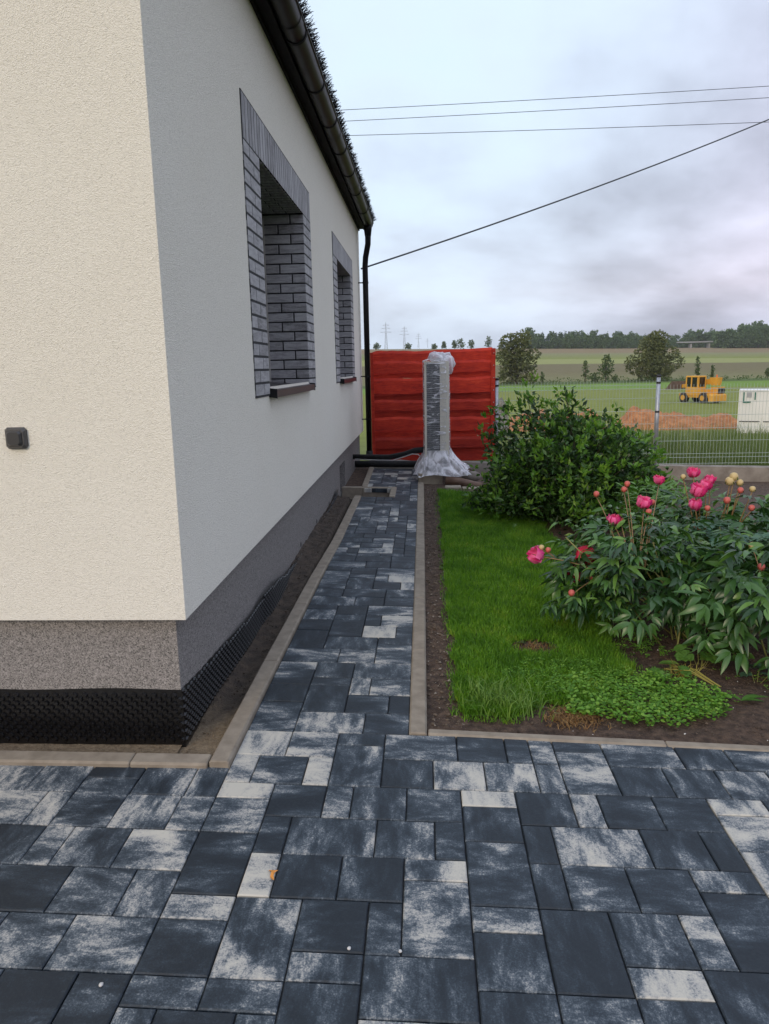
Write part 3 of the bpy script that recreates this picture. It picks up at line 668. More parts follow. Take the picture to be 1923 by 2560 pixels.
# brick surrounds
_bm = {}
def brick_mesh(dx, dy, dz):
    key = (round(dx, 3), round(dy, 3), round(dz, 3))
    if key not in _bm:
        m = MB(); b = 0.003; a, c, e = dx/2, dy/2, dz/2
        v = []
        for sx_ in (-1, 1):
            for (iy, iz, ix) in ((0, 0, 0),):
                pass
        # box with its outer (+x) face rounded off
        r0 = [(-a, -c, -e), (-a, c, -e), (-a, c, e), (-a, -c, e)]
        r1 = [(a-b, -c, -e), (a-b, c, -e), (a-b, c, e), (a-b, -c, e)]
        r2 = [(a, -c+b, -e+b), (a, c-b, -e+b), (a, c-b, e-b), (a, -c+b, e-b)]
        F = []
        for o in (0, 4):
            for i in range(4): F.append((o+i, o+(i+1) % 4, o+4+(i+1) % 4, o+4+i))
        F.append((8, 9, 10, 11))
        m.add(r0+r1+r2, F); _bm[key] = m.mesh('brick', M['brick'])
    return _bm[key]
brnd = random.Random(3)
def brick(par, cx_, cy_, cz_, dx, dy, dz, rot=0.0, up=0.0):
    # dx = thickness; the moulded face points along local +x, turned by rot about z
    w = wloc(par)
    o = link('brick', brick_mesh(dx, dy, dz), par, (cx_-w.x+0*dx, cy_-w.y, cz_-w.z), (brnd.uniform(-.006, .006), 0, rot), (brnd.choice([.2, .35, .45, .5, .55, .6, .8]), up, 0, 1))
    return o
def surround(w, y_out0, y_out1, z_top, seedlab):
    y0, y1, z0, z1 = w
    sr = MB(); xm = XW+0.0053
    # mortar backing: two jambs, head, and the reveals
    dep = 0.34
    for (a, b, c, d) in ((y_out0, y0, z0-.055, z1), (y1, y_out1, z0-.055, z1), (y_out0, y_out1, z1, z_top)):
        sr.add([(xm, a, c), (xm, b, c), (xm, b, d), (xm, a, d), (XW-.05, a, c), (XW-.05, b, c), (XW-.05, b, d), (XW-.05, a, d)],
               [(0, 1, 2, 3), (4, 0, 3, 7), (1, 5, 6, 2), (3, 2, 6, 7), (4, 5, 1, 0)])
    sr.add([(xm, y1, z0-.06), (XW-dep, y1, z0-.06), (XW-dep, y1, z1), (xm, y1, z1)], [(3, 2, 1, 0)])
    sr.add([(xm, y0, z0-.06), (XW-dep, y0, z0-.06), (XW-dep, y0, z1), (xm, y0, z1)], [(0, 1, 2, 3)])
    sr.add([(xm, y0, z1), (XW-dep, y0, z1), (XW-dep, y1, z1), (xm, y1, z1)], [(0, 1, 2, 3)])
    so = sr.build('brick_surround', M['mortar'], house)
    pitch = 0.0785; n = int(round((z1-(z0-.05))/pitch)); th = 0.016; jo = 0.0105
    pitch = (z1-(z0-.05))/n
    xb = XW+0.0065-th/2
    for i in range(n):
        zc_ = z1 - pitch*(i+.5); hz_ = pitch-jo
        for (a, b, flip) in ((y_out0, y0, 0), (y1, y_out1, 1)):
            L = b-a; cut = L*(0.60 if (i+flip) % 2 else 0.36)
            if flip: cut = L-cut
            for (p, q) in ((a, a+cut), (a+cut, b)):
                p2 = p+(jo*.35 if p > a else 0); q2 = q-(jo*.35 if q < b else 0)
                brick(so, xb, (p2+q2)/2, zc_, th, q2-p2, hz_)
        # reveals, two slips a course
        cut = 0.125 if i % 2 else 0.225
        for (yy, rot, sgn) in ((y1, -math.pi/2, -1), (y0, math.pi/2, 1)):
            xo, xi = XW+0.006, XW-dep+.012
            xc = xi + cut*(dep/0.34)
            for (p, q) in ((xi, xc), (xc, xo)):
                p2 = p+(jo*.5 if p > xi else 0); q2 = q-(jo*.5 if q < xo else 0)
                brick(so, (p2+q2)/2, yy+sgn*(0.006-th/2+.0), zc_, th, q2-p2, hz_, rot)
    # soldier course
    ns = int(round((y_out1-y_out0)/pitch)); pw = (y_out1-y_out0)/ns
    for i in range(ns):
        brick(so, xb, y_out0+pw*(i+.5), (z1+z_top)/2-.003, th, pw-.009, z_top-z1-.006, 0.0, 1.0)
    # soffit of the opening: dark bricks laid across
    for i in range(int((y1-y0)/pw)):
        for (p, q) in ((XW-dep+.01, XW-.125), (XW-.115, XW-.004)):
            if i % 2: p, q = (p, XW-.21) if p < XW-.2 else (XW-.2, q)
            m_ = link('brick', brick_mesh(th, pw-.011, q-p), so, None, (0, math.pi/2, 0), (.25, 0, 0, 1))
            m_.location = Vector(((p+q)/2, y0+pw*(i+.5), z1-0.004+th/2)) - wloc(so)
    return so
surround(W1, 1.285, 3.70, 2.99, 'a'); surround(W2, 5.32, 7.58, 2.96, 'b')
def window(w, label):
    y0, y1, z0, z1 = w; xf = XW-.325
    wo_ = empty('window'); wo_.parent = house; wo_.location = Vector((xf, (y0+y1)/2, z0)) - house.location; tag(wo_, label)
    f = MB(); t = .07; yc = (y0+y1)/2
    for b in ((y0, y1, z0, z0+t), (y0, y1, z1-t, z1), (y0, y0+t, z0+t, z1-t), (y1-t, y1, z0+t, z1-t), (yc-.05, yc+.05, z0+t, z1-t)): f.box(xf-.06, xf, *b)
    f.build('frame', M['frame'], wo_)
    for (a, b) in ((y0+t, yc-.05), (yc+.05, y1-t)): MB().box(xf-.04, xf-.03, a, b, z0+t, z1-t).build('pane', M['glass'], wo_)
    MB().box(xf+.001, xf+.012, y1-.03, y1-.018, z0, z1-.02).build('seal', M['seal'], wo_)
    s = MB(); xo = XW+.045; ya, yb = y0-.005, y1+.005
    zi, zo = z0+.002, z0-.022
    # sloping sheet with a folded front lip and raised end caps
    s.hexa([(xf, ya, zi-.004), (xo, ya, zo-.004), (xo, yb, zo-.004), (xf, yb, zi-.004), (xf, ya, zi), (xo, ya, zo), (xo, yb, zo), (xf, yb, zi)])
    s.box(xo, xo+.004, ya, yb, zo-.045, zo+.001)
    so = s.build('sill', M['sill'], wo_)
    for yy in (ya-.004, yb-.004):
        c = MB(); c.hexa([(xf, yy, zi-.01), (xo+.006, yy, zo-.05), (xo+.006, yy+.008, zo-.05), (xf, yy+.008, zi-.01), (xf, yy, zi+.022), (xo+.006, yy, zo+.008), (xo+.006, yy+.008, zo+.008), (xf, yy+.008, zi+.022)])
        c.build('sill_end_cap', M['frame'], wo_)
window(W1, 'near deep-set window with dark frame and brown sill'); window(W2, 'far deep-set window with dark frame and brown sill')
# roof, soffit, gutter
rf = MB(); ov = 0.32; sl = (ridge_z-ZE)/(ridge_x-XW)
def roof_side(sgn):
    xe = XW+.07 if sgn > 0 else XL-.07
    ze = ZE+.20
    a = [(xe, YF-ov, ze), (xe, YE+ov*.3, ze), (ridge_x, YE+ov*.3, ridge_z+.35), (ridge_x, YF-ov, ridge_z+.35)]
    rf.hexa([(p[0], p[1], p[2]-.07) for p in a] + a)
roof_side(1); roof_side(-1)
rf.build('roof', M['roof'], house)
sf = MB(); sf.box(XW+.001, XW+.072, YF-ov, YE+.03, ZE, ZE+.02); sf.box(XW+.072, XW+.094, YF-ov, YE+.03, ZE-.012, ZE+.20)
sf.box(XW+.001, XW+.02, YF+.01, YE-.01, ZE-.03, ZE-.001)
sf.build('soffit', M['dark_soffit'], house)
gxc, gzc, gr = XW+.094+.072, ZE+.035, .070
YG0, YG1 = -0.6, 8.68
g = MB(); prof = [(gxc+gr*math.cos(a), gzc+gr*math.sin(a)) for a in np.linspace(-math.pi*1.02, 0.05, 17)]
prof += [(gxc+gr+.007*math.cos(a)+.004, gzc+.008+.007*math.sin(a)) for a in np.linspace(-1.2, 3.4, 7)]
prof_in = [(gxc+(gr-.004)*math.cos(a), gzc+(gr-.004)*math.sin(a)) for a in np.linspace(-0.0, -math.pi, 14)]
pr_ = prof+prof_in; n = len(pr_)
g.add([(x, y, z) for y in (YG0, YG1) for (x, z) in pr_], [(i, n+i, n+(i+1) % n, (i+1) % n) for i in range(n-1)])
cap = [(gxc+gr*math.cos(a), YG1+.001, gzc+gr*math.sin(a)) for a in np.linspace(-math.pi, 0, 14)]
g.add(cap, [tuple(range(14))])
gut = g.build('gutter', M['dark_metal'], house, True)
for y in (-.35, .5, 1.35, 2.22, 3.08, 3.90, 4.73, 5.58, 6.47, 7.55, 8.55):
    b = MB(); rr = gr+.006
    pp = [(gxc+rr*math.cos(a), gzc+rr*math.sin(a)) for a in np.linspace(-math.pi, 0.2, 18)]
    pi_ = [(gxc+(rr-.005)*math.cos(a), gzc+(rr-.005)*math.sin(a)) for a in np.linspace(-math.pi, 0.2, 18)]
    vs_ = [(x, yy, z) for yy in (y-.014, y+.014) for (x, z) in pp] 
    b.add(vs_, [(i, 18+i, 18+i+1, i+1) for i in range(17)])
    b.add([(x, y-.014, z) for (x, z) in pp+pi_], [(i, i+1, 18+i+1, 18+i) for i in range(17)])
    b.build('bracket', M['dark_soffit'], gut)
for y in (.1, 2.05, 4.30, 6.2):
    b = MB(); rr = gr+.0035
    pp = [(gxc+rr*math.cos(a), gzc+rr*math.sin(a)) for a in np.linspace(-math.pi, 0.05, 18)]
    b.add([(x, yy, z) for yy in (y-.05, y+.05) for (x, z) in pp], [(i, 18+i, 18+i+1, i+1) for i in range(17)])
    b.build('gutter_joint', M['dark_metal'], gut, True)
# hedgehog brush lying in the gutter
nb = 11000
yb_ = rng.uniform(YG0, YG1, nb); an = rng.uniform(0.15, math.pi-.15, nb); ln = rng.uniform(.075, .135, nb)
d = np.c_[np.cos(an)*.9, rng.normal(0, .28, nb), np.sin(an)]; c0 = np.c_[np.full(nb, gxc+.012), yb_, np.full(nb, gzc+.010)]
tip = c0 + d*ln[:, None]; mid = c0 + d*ln[:, None]*.55 + rng.normal(0, .006, (nb, 3)); tip += rng.normal(0, .008, (nb, 3))
wv = np.cross(d, rng.normal(0, 1, (nb, 3))); wv /= np.linalg.norm(wv, axis=1)[:, None]; wv *= .0024
V = np.stack([c0-wv, c0+wv, mid+wv, mid-wv, tip+wv*.8, tip-wv*.8], 1).reshape(-1, 3)
b6 = np.arange(nb)[:, None]*6
build_np('gutter_brush', V, np.concatenate([b6+[0, 1, 2, 3], b6+[3, 2, 4, 5]]), M['bristle'], gut, kind='stuff')
core = MB(); core.tube([(gxc+.012, y, gzc+.01) for y in (YG0, YG1)], .012, 6); core.build('brush_core', M['bristle'], gut)
dp = MB(); dx, dy = -0.072, 8.60
pts = [(gxc, 8.50, gzc-gr+.01), (gxc, 8.50, gzc-gr-.16), (gxc-.004, 8.515, gzc-gr-.24), (dx+.012, 8.585, 3.14), (dx, dy, 3.02), (dx, dy, 2.6), (dx, dy, 0.14)]
dp.tube(pts, [.047, .043, .042, .042, .042, .042, .042], 16)
dpo = dp.build('downpipe', M['dark_metal'], house, True)
MB().tube([(gxc, 8.5, gzc-gr+.02), (gxc, 8.5, gzc-gr-.02), (gxc, 8.5, gzc-gr-.13)], [.062, .06, .046], 16).build('outlet', M['dark_metal'], dpo, True)
for z in (2.78, 1.4, .75):
    c = MB(); c.cyl((dx, dy, z-.012), (dx, dy, z+.012), .047, 16); c.box(XW-.002, dx-.04, dy-.01, dy+.01, z-.008, z+.008); c.build('clamp', M['dark_metal'], dpo)
MB().cyl((dx, dy, .12), (dx, dy, .26), .052, 16).build('drain_socket', M['foam'], dpo, True)
# wall switch
sw = empty('wall_switch', (-.782, YF-.001, 1.29), 'square dark grey outdoor switch mounted on the cream front wall', 'switch')
s = MB(); s.bbox(-.823, -.741, -1.331, -1.249, 0, .022, .010)
s.v = [(x, YF+.001-z, -y) for (x, y, z) in s.v]; s.build('housing', M['switch2'], sw)
s = MB(); s.bbox(-.811, -.753, -1.319, -1.261, .020, .034, .008)
s.v = [(x, YF+.001-z, -y) for (x, y, z) in s.v]; s.build('rocker', M['switch'], sw)

# ------------------------------------------------------------------ dimpled membrane round the plinth
mem = empty('dimpled_membrane', (-.232, -.12, 0), 'black dimpled foundation membrane wrapped round the base of the plinth', 'membrane')
def mtop(y): return float(np.interp(y, [-.2, -.1, .15, .6, 1.14, 1.43, 1.74, 2.05, 2.5, 3.0, 4.2, 5.0, 5.4], [.238, .238, .212, .190, .165, .190, .180, .120, .082, .072, .085, .13, .19]))
def mx(y): return -.2345 + 0.022*sstep(.2, 1.0, y) + .02*sstep(1.2, 1.6, y)*sstep(2.4, 1.8, y)
V = []; F = []; pth = []
for x in np.arange(-3.2, -.24, .08): pth.append((x, -.1135, .238+.004*math.sin(x*9)))
for y in np.arange(-.1135, 5.42, .03): pth.append((mx(y), y, mtop(y)+.003*math.sin(y*70)))
for (x, y, zt_) in pth: V += [(x, y, -.10), (x, y, zt_)]
F = [(2*i, 2*i+2, 2*i+3, 2*i+1) for i in range(len(pth)-1)]
build_np('sheet', np.array(V), np.array(F), M['membrane'], mem)
DV = []; DF = []
def dimple(c, nrm, tan, r0, r1, h, seg=8):
    b = len(DV)
    nrm, tan = Vector(nrm), Vector(tan); bt = nrm.cross(tan)
    for (r, hh) in ((r0, 0.0), (r1, h)):
        for k in range(seg):
            a = 2*math.pi*k/seg
            DV.append(Vector(c) + tan*math.cos(a)*r + bt*math.sin(a)*r + nrm*hh)
    for k in range(seg): DF.append((b+k, b+(k+1) % seg, b+seg+(k+1) % seg, b+seg+k))
    DF.append(tuple(range(b+seg, b+2*seg)))
for i in range(int(2.9/.021)):
    x = -.247-.021*i
    for j in range(7):
        z = .012+.042*j*.86 + (.018 if i % 2 else 0)
        if z < .228: dimple((x, -.1142, z), (0, -1, 0), (1, 0, 0), .0128, .0085, .0085)
for i in range(int(5.4/.021)):
    y = -.10+.021*i
    for j in range(7):
        z = .012+.042*j*.86 + (.018 if i % 2 else 0) + .012*y
        if z < mtop(y)-.01: dimple((mx(y)+.0004, y, z), (1, 0, 0), (0, 1, 0), .0128, .0085, .0085, 6)
me = bpy.data.meshes.new('dimples'); me.from_pydata([v-Vector(mem.location) for v in DV], [], DF); me.materials.append(M['membrane'])
tag(link('dimples', me, mem), kind='stuff')

# ------------------------------------------------------------------ end of the path: heat pump, pipes, blocks
hp = empty('heat_pump', (.94, 7.0, .18), 'cream outdoor heat pump unit with dark fins wrapped in clear plastic', 'heat pump')
hx0, hx1, hy0, hy1, hz0, hz1 = .79, 1.10, 6.60, 7.45, .40, 1.57
c = MB(); c.box(hx0+.02, hx1, hy0+.03, hy1, hz0, hz1); c.box(hx0-.002, hx1+.004, hy0, hy1+.004, hz1, hz1+.02)
c.box(hx0, hx0+.028, hy0, hy0+.05, hz0, hz1); c.box(.985, hx1, hy0, hy0+.03, hz0, hz1); c.box(hx0-.002, hx1+.002, hy0-.002, hy1, hz0-.03, hz0)
c.build('casing', M['casing'], hp)
MB().box(hx0+.028, .985, hy0+.014, hy0+.03, hz0+.0, hz1).build('coil_fins', M['coil'], hp)
gr_ = MB()
for k in range(44): z = hz0+.02+k*.0262; gr_.box(hx0+.026, .987, hy0+.006, hy0+.009, z, z+.0035)
for k in range(9): x = hx0+.04+k*.0165; gr_.box(x, x+.003, hy0+.003, hy0+.006, hz0+.005, hz1-.005)
gr_.build('grille', M['galv'], hp, kind='stuff')
for x in (hx0+.03, hx1-.07):
    MB().box(x, x+.045, hy0+.1, hy1-.05, .18, hz0-.031).build('foot', M['foam'], hp)
def wrap(name, levels, mat, seg=72, amp=.006, fold=0.0, seed=0.0):
    V = []; F = []
    for li, (z, x0, x1, y0, y1, a_, fo) in enumerate(levels):
        cx_, cy_ = (x0+x1)/2, (y0+y1)/2
        for k in range(seg):
            t_ = 2*math.pi*k/seg; ct, st = math.cos(t_), math.sin(t_); e = 0.32
            px = cx_ + (x1-x0)/2*math.copysign(abs(ct)**e, ct); py = cy_ + (y1-y0)/2*math.copysign(abs(st)**e, st)
            nz = fbm(px*(9 if seed == 0 else 5)+seed, z*(7 if seed == 0 else 4), py*(9 if seed == 0 else 5)) ; fz = fo*(math.sin(t_*11+z*3+2*math.sin(t_*3+seed)) + .6*math.sin(t_*23+1.3+seed))
            rr = a_*nz + fz
            V.append((px+ct*rr, py+st*rr, z + fo*1.6*nz))
    for i in range(len(levels)-1):
        for k in range(seg): F.append((i*seg+k, i*seg+(k+1) % seg, (i+1)*seg+(k+1) % seg, (i+1)*seg+k))
    o = build_np(name, np.array(V), np.array(F), mat, hp, True); return o
lv = [(z, hx0-.014, hx1+.016, hy0-.014, hy1+.02, .014, .0008) for z in np.linspace(.36, 1.58, 26)]
lv += [(1.605, hx0-.005, hx1+.01, hy0-.005, hy1+.01, .02, .002), (1.625, hx0+.06, hx1-.05, hy0+.08, hy1-.1, .03, .004), (1.63, .90, .96, 6.9, 7.1, .01, 0)]
wrap('plastic_wrap', lv, M['plastic'])
sk = []
for i, s_ in enumerate(np.linspace(0, 1, 14)):
    e_ = s_**1.5
    sk.append((.47-.30*s_-.02*s_*s_, hx0-.018-.10*e_, hx1+.02+.26*e_, hy0-.018-.13*e_, hy1+.02+.06*e_, .012+.03*s_, .003+.017*s_))
wrap('plastic_skirt', sk, M['film'], 110, seed=3.1)
bg_ = MB(); bg_.ball((1.055, 6.78, 1.555), .125, .13, .135, 22, 14, lambda d: 1+.22*fbm(d.x*2.6+1, d.y*2.6, d.z*2.6)+.06*fbm(d.x*9, d.y*9, d.z*9))
bg_.ball((.96, 6.78, 1.645), .125, .12, .065, 22, 12, lambda d: 1+.25*fbm(d.x*3+4, d.y*3, d.z*3)+.07*fbm(d.x*9, d.y*9, d.z*9))
bg_.build('plastic_bunch', M['film'], hp, True)
bk = MB(); bk.bbox(.702, 1.012, 6.50, 7.55, -.0, gz(.85, 6.6)+.118, .008)
tag(bk.build('concrete_block', M['block'], None), 'pale concrete base block under the plastic skirt of the heat pump', 'block')
tb = MB(); tb.tube([(1.05, 6.46, garden_z(1.1, 6.4)+.065), (1.24, 6.44, garden_z(1.24, 6.4)+.065), (1.5, 6.40, garden_z(1.5, 6.4)+.06)], .055, 18)
tag(tb.build('clay_pipe', M['clay'], None, True), 'short brown clay pipe lying in front of the wrapped heat pump', 'pipe')
tb = MB(); tb.ball((1.40, 6.75, .10), .13, .10, .075, 12, 8, lambda d: 1+.25*fbm(d.x*2, d.y*2, d.z*2))
tag(tb.build('stone', M['concrete'], None, True), 'grey-brown stone lying between the clay pipe and the concrete wall', 'stone')
for (x0, x1, y0, lab) in ((1.03, 1.23, 6.03, 'left of the two thin concrete slabs laid flat at the lawn end'), (1.245, 1.55, 6.06, 'right of the two thin concrete slabs laid flat at the lawn end, by the bush')):
    b = MB(); z = garden_z(x0, y0); b.bbox(x0, x1, y0, y0+.18, z-.02, z+.045, .008); tag(b.build('concrete_slab', M['block'], None), lab, 'slab', 'slabs at the end of the lawn')
pp_ = MB(); pp_.tube([(-.25, 7.62, .285), (.0, 7.5, .29), (.3, 7.25, .315), (.52, 7.1, .37), (.66, 7.02, .425), (.80, 7.0, .44)], [.036, .037, .037, .039, .04, .04], 14)
tag(pp_.build('insulated_pipe', M['foam'], None, True), 'upper black insulated pipe running from the house plinth to the heat pump', 'pipe')
pp_ = MB(); pp_.tube([(-.26, 7.9, .14), (.05, 7.8, .155), (.35, 7.75, .155), (.70, 7.74, .15), (.86, 7.5, .2)], .05, 14)
tag(pp_.build('insulated_pipe', M['foam'], None, True), 'lower thick black pipe lying across the far end of the path', 'pipe')
pp_ = MB(); pp_.tube([(-.2, 7.52, .262), (.1, 7.38, .262), (.35, 7.17, .28), (.52, 7.045, .345), (.62, 6.985, .385), (.70, 6.97, .38), (.75, 6.98, .33)], .007, 6)
tag(pp_.build('cable', M['white_cable'], None, True), 'thin white cable hanging along the upper black insulated pipe', 'cable')

# ------------------------------------------------------------------ concrete wall, red fence, mesh fence
def wtop(x): return .062-.030*x
b = MB()
for x0 in np.arange(-.1, 9.1, 2.5):
    x1 = x0+2.496
    b.hexa([(x0, 8.86, -1.2), (x1, 8.86, -1.2), (x1, 9.10, -1.2), (x0, 9.10, -1.2), (x0, 8.86, wtop(x0)), (x1, 8.86, wtop(x1)), (x1, 9.10, wtop(x1)), (x0, 9.10, wtop(x0))])
tag(b.build('garden_wall', M['concrete'], None), 'low weathered concrete plinth wall under the fences at the garden end', 'wall')
fe = empty('red_fence', (.93, 9.0, 0), 'red stained board fence of wavy overlapping planks behind the heat pump', 'fence')
rows = [(350, 458, 0), (448, 552, 1), (546, 612, 0), (600, 745, 1), (738, 815, 0), (802, 905, 1), (898, 980, 0), (966, 1092, 1), (1084, 1172, 0), (1158, 1252, 1), (1244, 1382, 0)]
fx0, fx1 = -.05, 1.86
for r_i, (ya, yb2, front) in enumerate(rows):
    zt_ = 1.785-(ya-350)*.001685; zb_ = 1.785-(yb2-350)*.001685
    V = []; F = []; nseg = 22; yf = 8.985-(.052 if front else 0); thk = .026
    for i in range(nseg+1):
        x = fx0+(fx1-fx0)*i/nseg
        wt = .024*fbm(x*1.9, r_i*3.7) + .010*fbm(x*7, r_i*5.1) + (.012*(x-.9) if r_i == 0 else 0)
        wb = .028*fbm(x*1.7, r_i*3.7+50) + .009*fbm(x*7, r_i*2.3+9)
        V += [(x, yf, zb_+wb), (x, yf, zt_+wt-.042), (x, yf+.024, zt_+wt-.004), (x, yf+thk, zt_+wt), (x, yf+thk, zb_+wb)]
    for i in range(nseg):
        for k in range(5): F.append((i*5+k, (i+1)*5+k, (i+1)*5+(k+1) % 5, i*5+(k+1) % 5))
    me_ = mesh_np('plank', np.array(V)-np.array([.93, 9.0, (zt_+zb_)/2]), np.array(F), M['red'])
    link('plank', me_, fe, (0, 0, (zt_+zb_)/2))
p_ = MB(); p_.box(1.835, 1.90, 8.905, 8.93, .03, 1.79); p_.box(-.05, .0, 8.905, 8.93, .05, 1.76)
fp = p_.build('cover_strip', M['red'], fe)
for k in range(9): MB().ball((1.875, 8.903, 1.72-.19*k), .008, .004, .008, 8, 4).build('screw', M['galv'], fe)
mf = empty('mesh_fence', (4.43, 9.0, -.08), 'galvanised wire mesh fence on posts along the concrete wall', 'fence')
for x in (1.93, 4.435, 6.94):
    p_ = MB(); p_.cyl((x, 9.0, wtop(x)-.02), (x-.0, 9.0, 1.315), .030, 12); po = p_.build('post', M['galv'], mf, True)
    MB().cyl((x, 9.0, 1.30), (x, 9.0, 1.335), .034, 12).build('cap', M['black'], po, True)
    for z in (.1, .75, 1.2): MB().cyl((x, 9.0, z), (x, 9.0, z+.03), .034, 10).build('clip', M['black'], po)
for (xa, xb2) in ((1.97, 4.40), (4.47, 6.91)):
    w_ = MB(); zb_ = wtop((xa+xb2)/2)+.05
    nx_ = int((xb2-xa)/.05)
    for i in range(nx_+1):
        x = xa+(xb2-xa)*i/nx_; w_.tube([(x, 9.0, zb_-.02), (x, 9.0, zb_+1.24)], .0022, 4, False)
    for zz_ in (0.0, .10, .155, .36, .56, .76, .96, 1.11, 1.165):
        yo = -.025 if zz_ in (.10, 1.11) else 0.0
        w_.tube([(xa-.03, 9.0+yo, zb_+zz_), (xb2+.03, 9.0+yo, zb_+zz_)], .0028, 4, False)
    tag(w_.build('mesh_panel', M['wire'], mf), kind='stuff')
b = MB(); b.bbox(3.55, 3.95, 7.9, 8.3, garden_z(3.8, 8)-.05, garden_z(3.8, 8)+.09, .01)
tag(b.build('concrete_slab', M['concrete'], None), 'dark flat slab lying on the bed below the concrete wall, right of the bush', 'slab')

# ------------------------------------------------------------------ grass and small plants
def blades(n, xf, yf, hmin, hmax, w, lean, zf, accept, r=rng, curve=.5):
    P = []
    while len(P) < n:
        x, y = xf(r), yf(r)
        if accept(x, y): P.append((x, y, zf(x, y)))
    P = np.array(P); h = r.uniform(hmin, hmax, n); a = r.uniform(0, 2*math.pi, n); l = r.uniform(.1, 1, n)*lean
    dirv = np.c_[np.cos(a), np.sin(a), np.zeros(n)]; a2 = r.uniform(0, math.pi, n); wv = np.c_[np.cos(a2), np.sin(a2), np.zeros(n)]*w
    p1 = P + dirv*(h*l*.35)[:, None] + np.c_[np.zeros((n, 2)), h*.6]; p2 = P + dirv*(h*l)[:, None] + np.c_[np.zeros((n, 2)), h*(1-.25*l)]
    V = np.stack([P-wv, P+wv, p1+wv*.75, p1-wv*.75, p2], 1).reshape(-1, 3); b5 = np.arange(n)[:, None]*5
    return V, [b5+[0, 1, 2, 3], b5+[3, 2, 4]]
lz = lambda x, y: garden_z(x, y)+.008
V, F = blades(95000, lambda r: r.uniform(.9, 2.05), lambda r: .16+5.9*r.random()**1.6, .024, .062, .0021, .8, lz, in_lawn)
build_np('grass', V, F, M['grass'], kind='stuff')
V, F = blades(420, lambda r: r.normal(1.12, .10), lambda r: r.normal(.33, .07), .06, .13, .003, 1.1, lz, lambda x, y: .93 < x < 1.35 and .17 < y < .6)
build_np('grass', V, F, leaf_mat('long_grass', [(0, (.09, .19, .03)), (1, (.19, .31, .06))], .5, .3), kind='stuff')
V, F = blades(700, lambda r: r.normal(1.44, .06), lambda r: r.normal(.23, .05), .012, .034, .0022, 2.4, lambda x, y: garden_z(x, y)+.004, lambda x, y: 1.3 < x < 1.6 and .1 < y < .4)
build_np('dry_grass', V, F, M['dry'], kind='stuff')
V, F = blades(160, lambda r: r.normal(1.385, .07), lambda r: r.normal(1.05, .05), .02, .04, .002, 1.8, lambda x, y: garden_z(x, y)+.002, lambda x, y: True)
build_np('dry_grass', V, F, M['dry'], kind='stuff')
V, F = blades(1500, lambda r: r.uniform(.88, 2.1), lambda r: .14+5.9*r.random()**1.6, .014, .04, .0019, 1.3, lambda x, y: garden_z(x, y)+.002, lambda x, y: (not in_lawn(x, y)) and any(in_lawn(x+a_, y+b_) for a_, b_ in ((.05, 0), (-.05, 0), (0, .05), (0, -.05))))
build_np('grass', V, F, M['grass'], kind='stuff')
def clover_field(n, accept, x0, x1, y0, y1, mat, rmin=.011, rmax=.025, hmax=.06, name='clover'):
    V = []; F4 = []
    c_ = 0
    while c_ < n:
        x, y = rng.uniform(x0, x1), rng.uniform(y0, y1)
        if not accept(x, y): continue
        c_ += 1; z = garden_z(x, y)+rng.uniform(.012, hmax); r_ = rng.uniform(rmin, rmax); a0 = rng.uniform(0, 6.28); tl = rng.uniform(-.35, .35, 2)
        for k in range(3):
            a = a0+k*2.094; b = len(V)
            for (rr, da) in ((.1, 0), (.75, -.55), (1.12, -.22), (1.02, 0), (1.12, .22), (.75, .55)):
                px, py = r_*rr*math.cos(a+da), r_*rr*math.sin(a+da)
                V.append((x+px, y+py, z+px*tl[0]+py*tl[1]+(.003 if da else 0)))
            F4 += [(b, b+1, b+2, b+3), (b, b+3, b+4, b+5)]
    build_np(name, np.array(V), np.array(F4), mat, kind='stuff')
def in_clover(x, y):
    e = 0.16*fbm(x*6, y*6)
    return ((x-1.78)/.42)**2 + ((y-.42)/.25)**2 < 1+e*3.2 and y > .12-.037*(x-.78)+.04*fbm(x*9, 2)
clover_field(1300, in_clover, 1.3, 2.3, .08, .75, M['clover'])
def in_clover2(x, y): return ((x-1.55)/.33)**2 + ((y-.62)/.22)**2 < 1 + .5*fbm(x*8, y*8) and in_lawn(x, y)
clover_field(900, in_clover2, 1.0, 1.95, .30, .95, M['clover'], .008, .015, .05)
clover_field(420, lambda x, y: 1.82 < x < 3.2 and .25 < y < 3.0 and fbm(x*5, y*5) > .15, 1.8, 3.2, .25, 3.0, M['clover'], .008, .015, .03, 'groundcover')
clover_field(900, lambda x, y: 1.75 < x < 2.1 and .95 < y < 2.6 and fbm(x*4, y*4) > -.1, 1.7, 2.15, .95, 2.6, M['clover'], .008, .016, .06, 'groundcover')
# stones and crumbs on the soil
def crumbs(n, accept, x0, x1, y0, y1, rmin, rmax, mat, zf, name):
    V = []; F = []; c_ = 0
    oct_ = np.array([(1,0,0),(0,1,0),(-1,0,0),(0,-1,0),(0,0,1),(0,0,-1)], float); of = np.array([(0,1,4),(1,2,4),(2,3,4),(3,0,4),(1,0,5),(2,1,5),(3,2,5),(0,3,5)])
    while c_ < n:
        x, y = rng.uniform(x0, x1), rng.uniform(y0, y1)
        if not accept(x, y): continue
        r_ = rmin + (rmax-rmin)*rng.random()**3; q = oct_*rng.uniform(.6, 1.2, (6, 1))*r_*np.array([1, rng.uniform(.6, 1), .7])
        a = rng.uniform(0, 6.28); ca, sa = math.cos(a), math.sin(a)
        q = np.c_[q[:, 0]*ca-q[:, 1]*sa, q[:, 0]*sa+q[:, 1]*ca, q[:, 2]] + [x, y, zf(x, y)+r_*.3]
        F.append(of+6*c_); V.append(q); c_ += 1
    build_np(name, np.concatenate(V), np.concatenate(F), mat, kind='stuff')
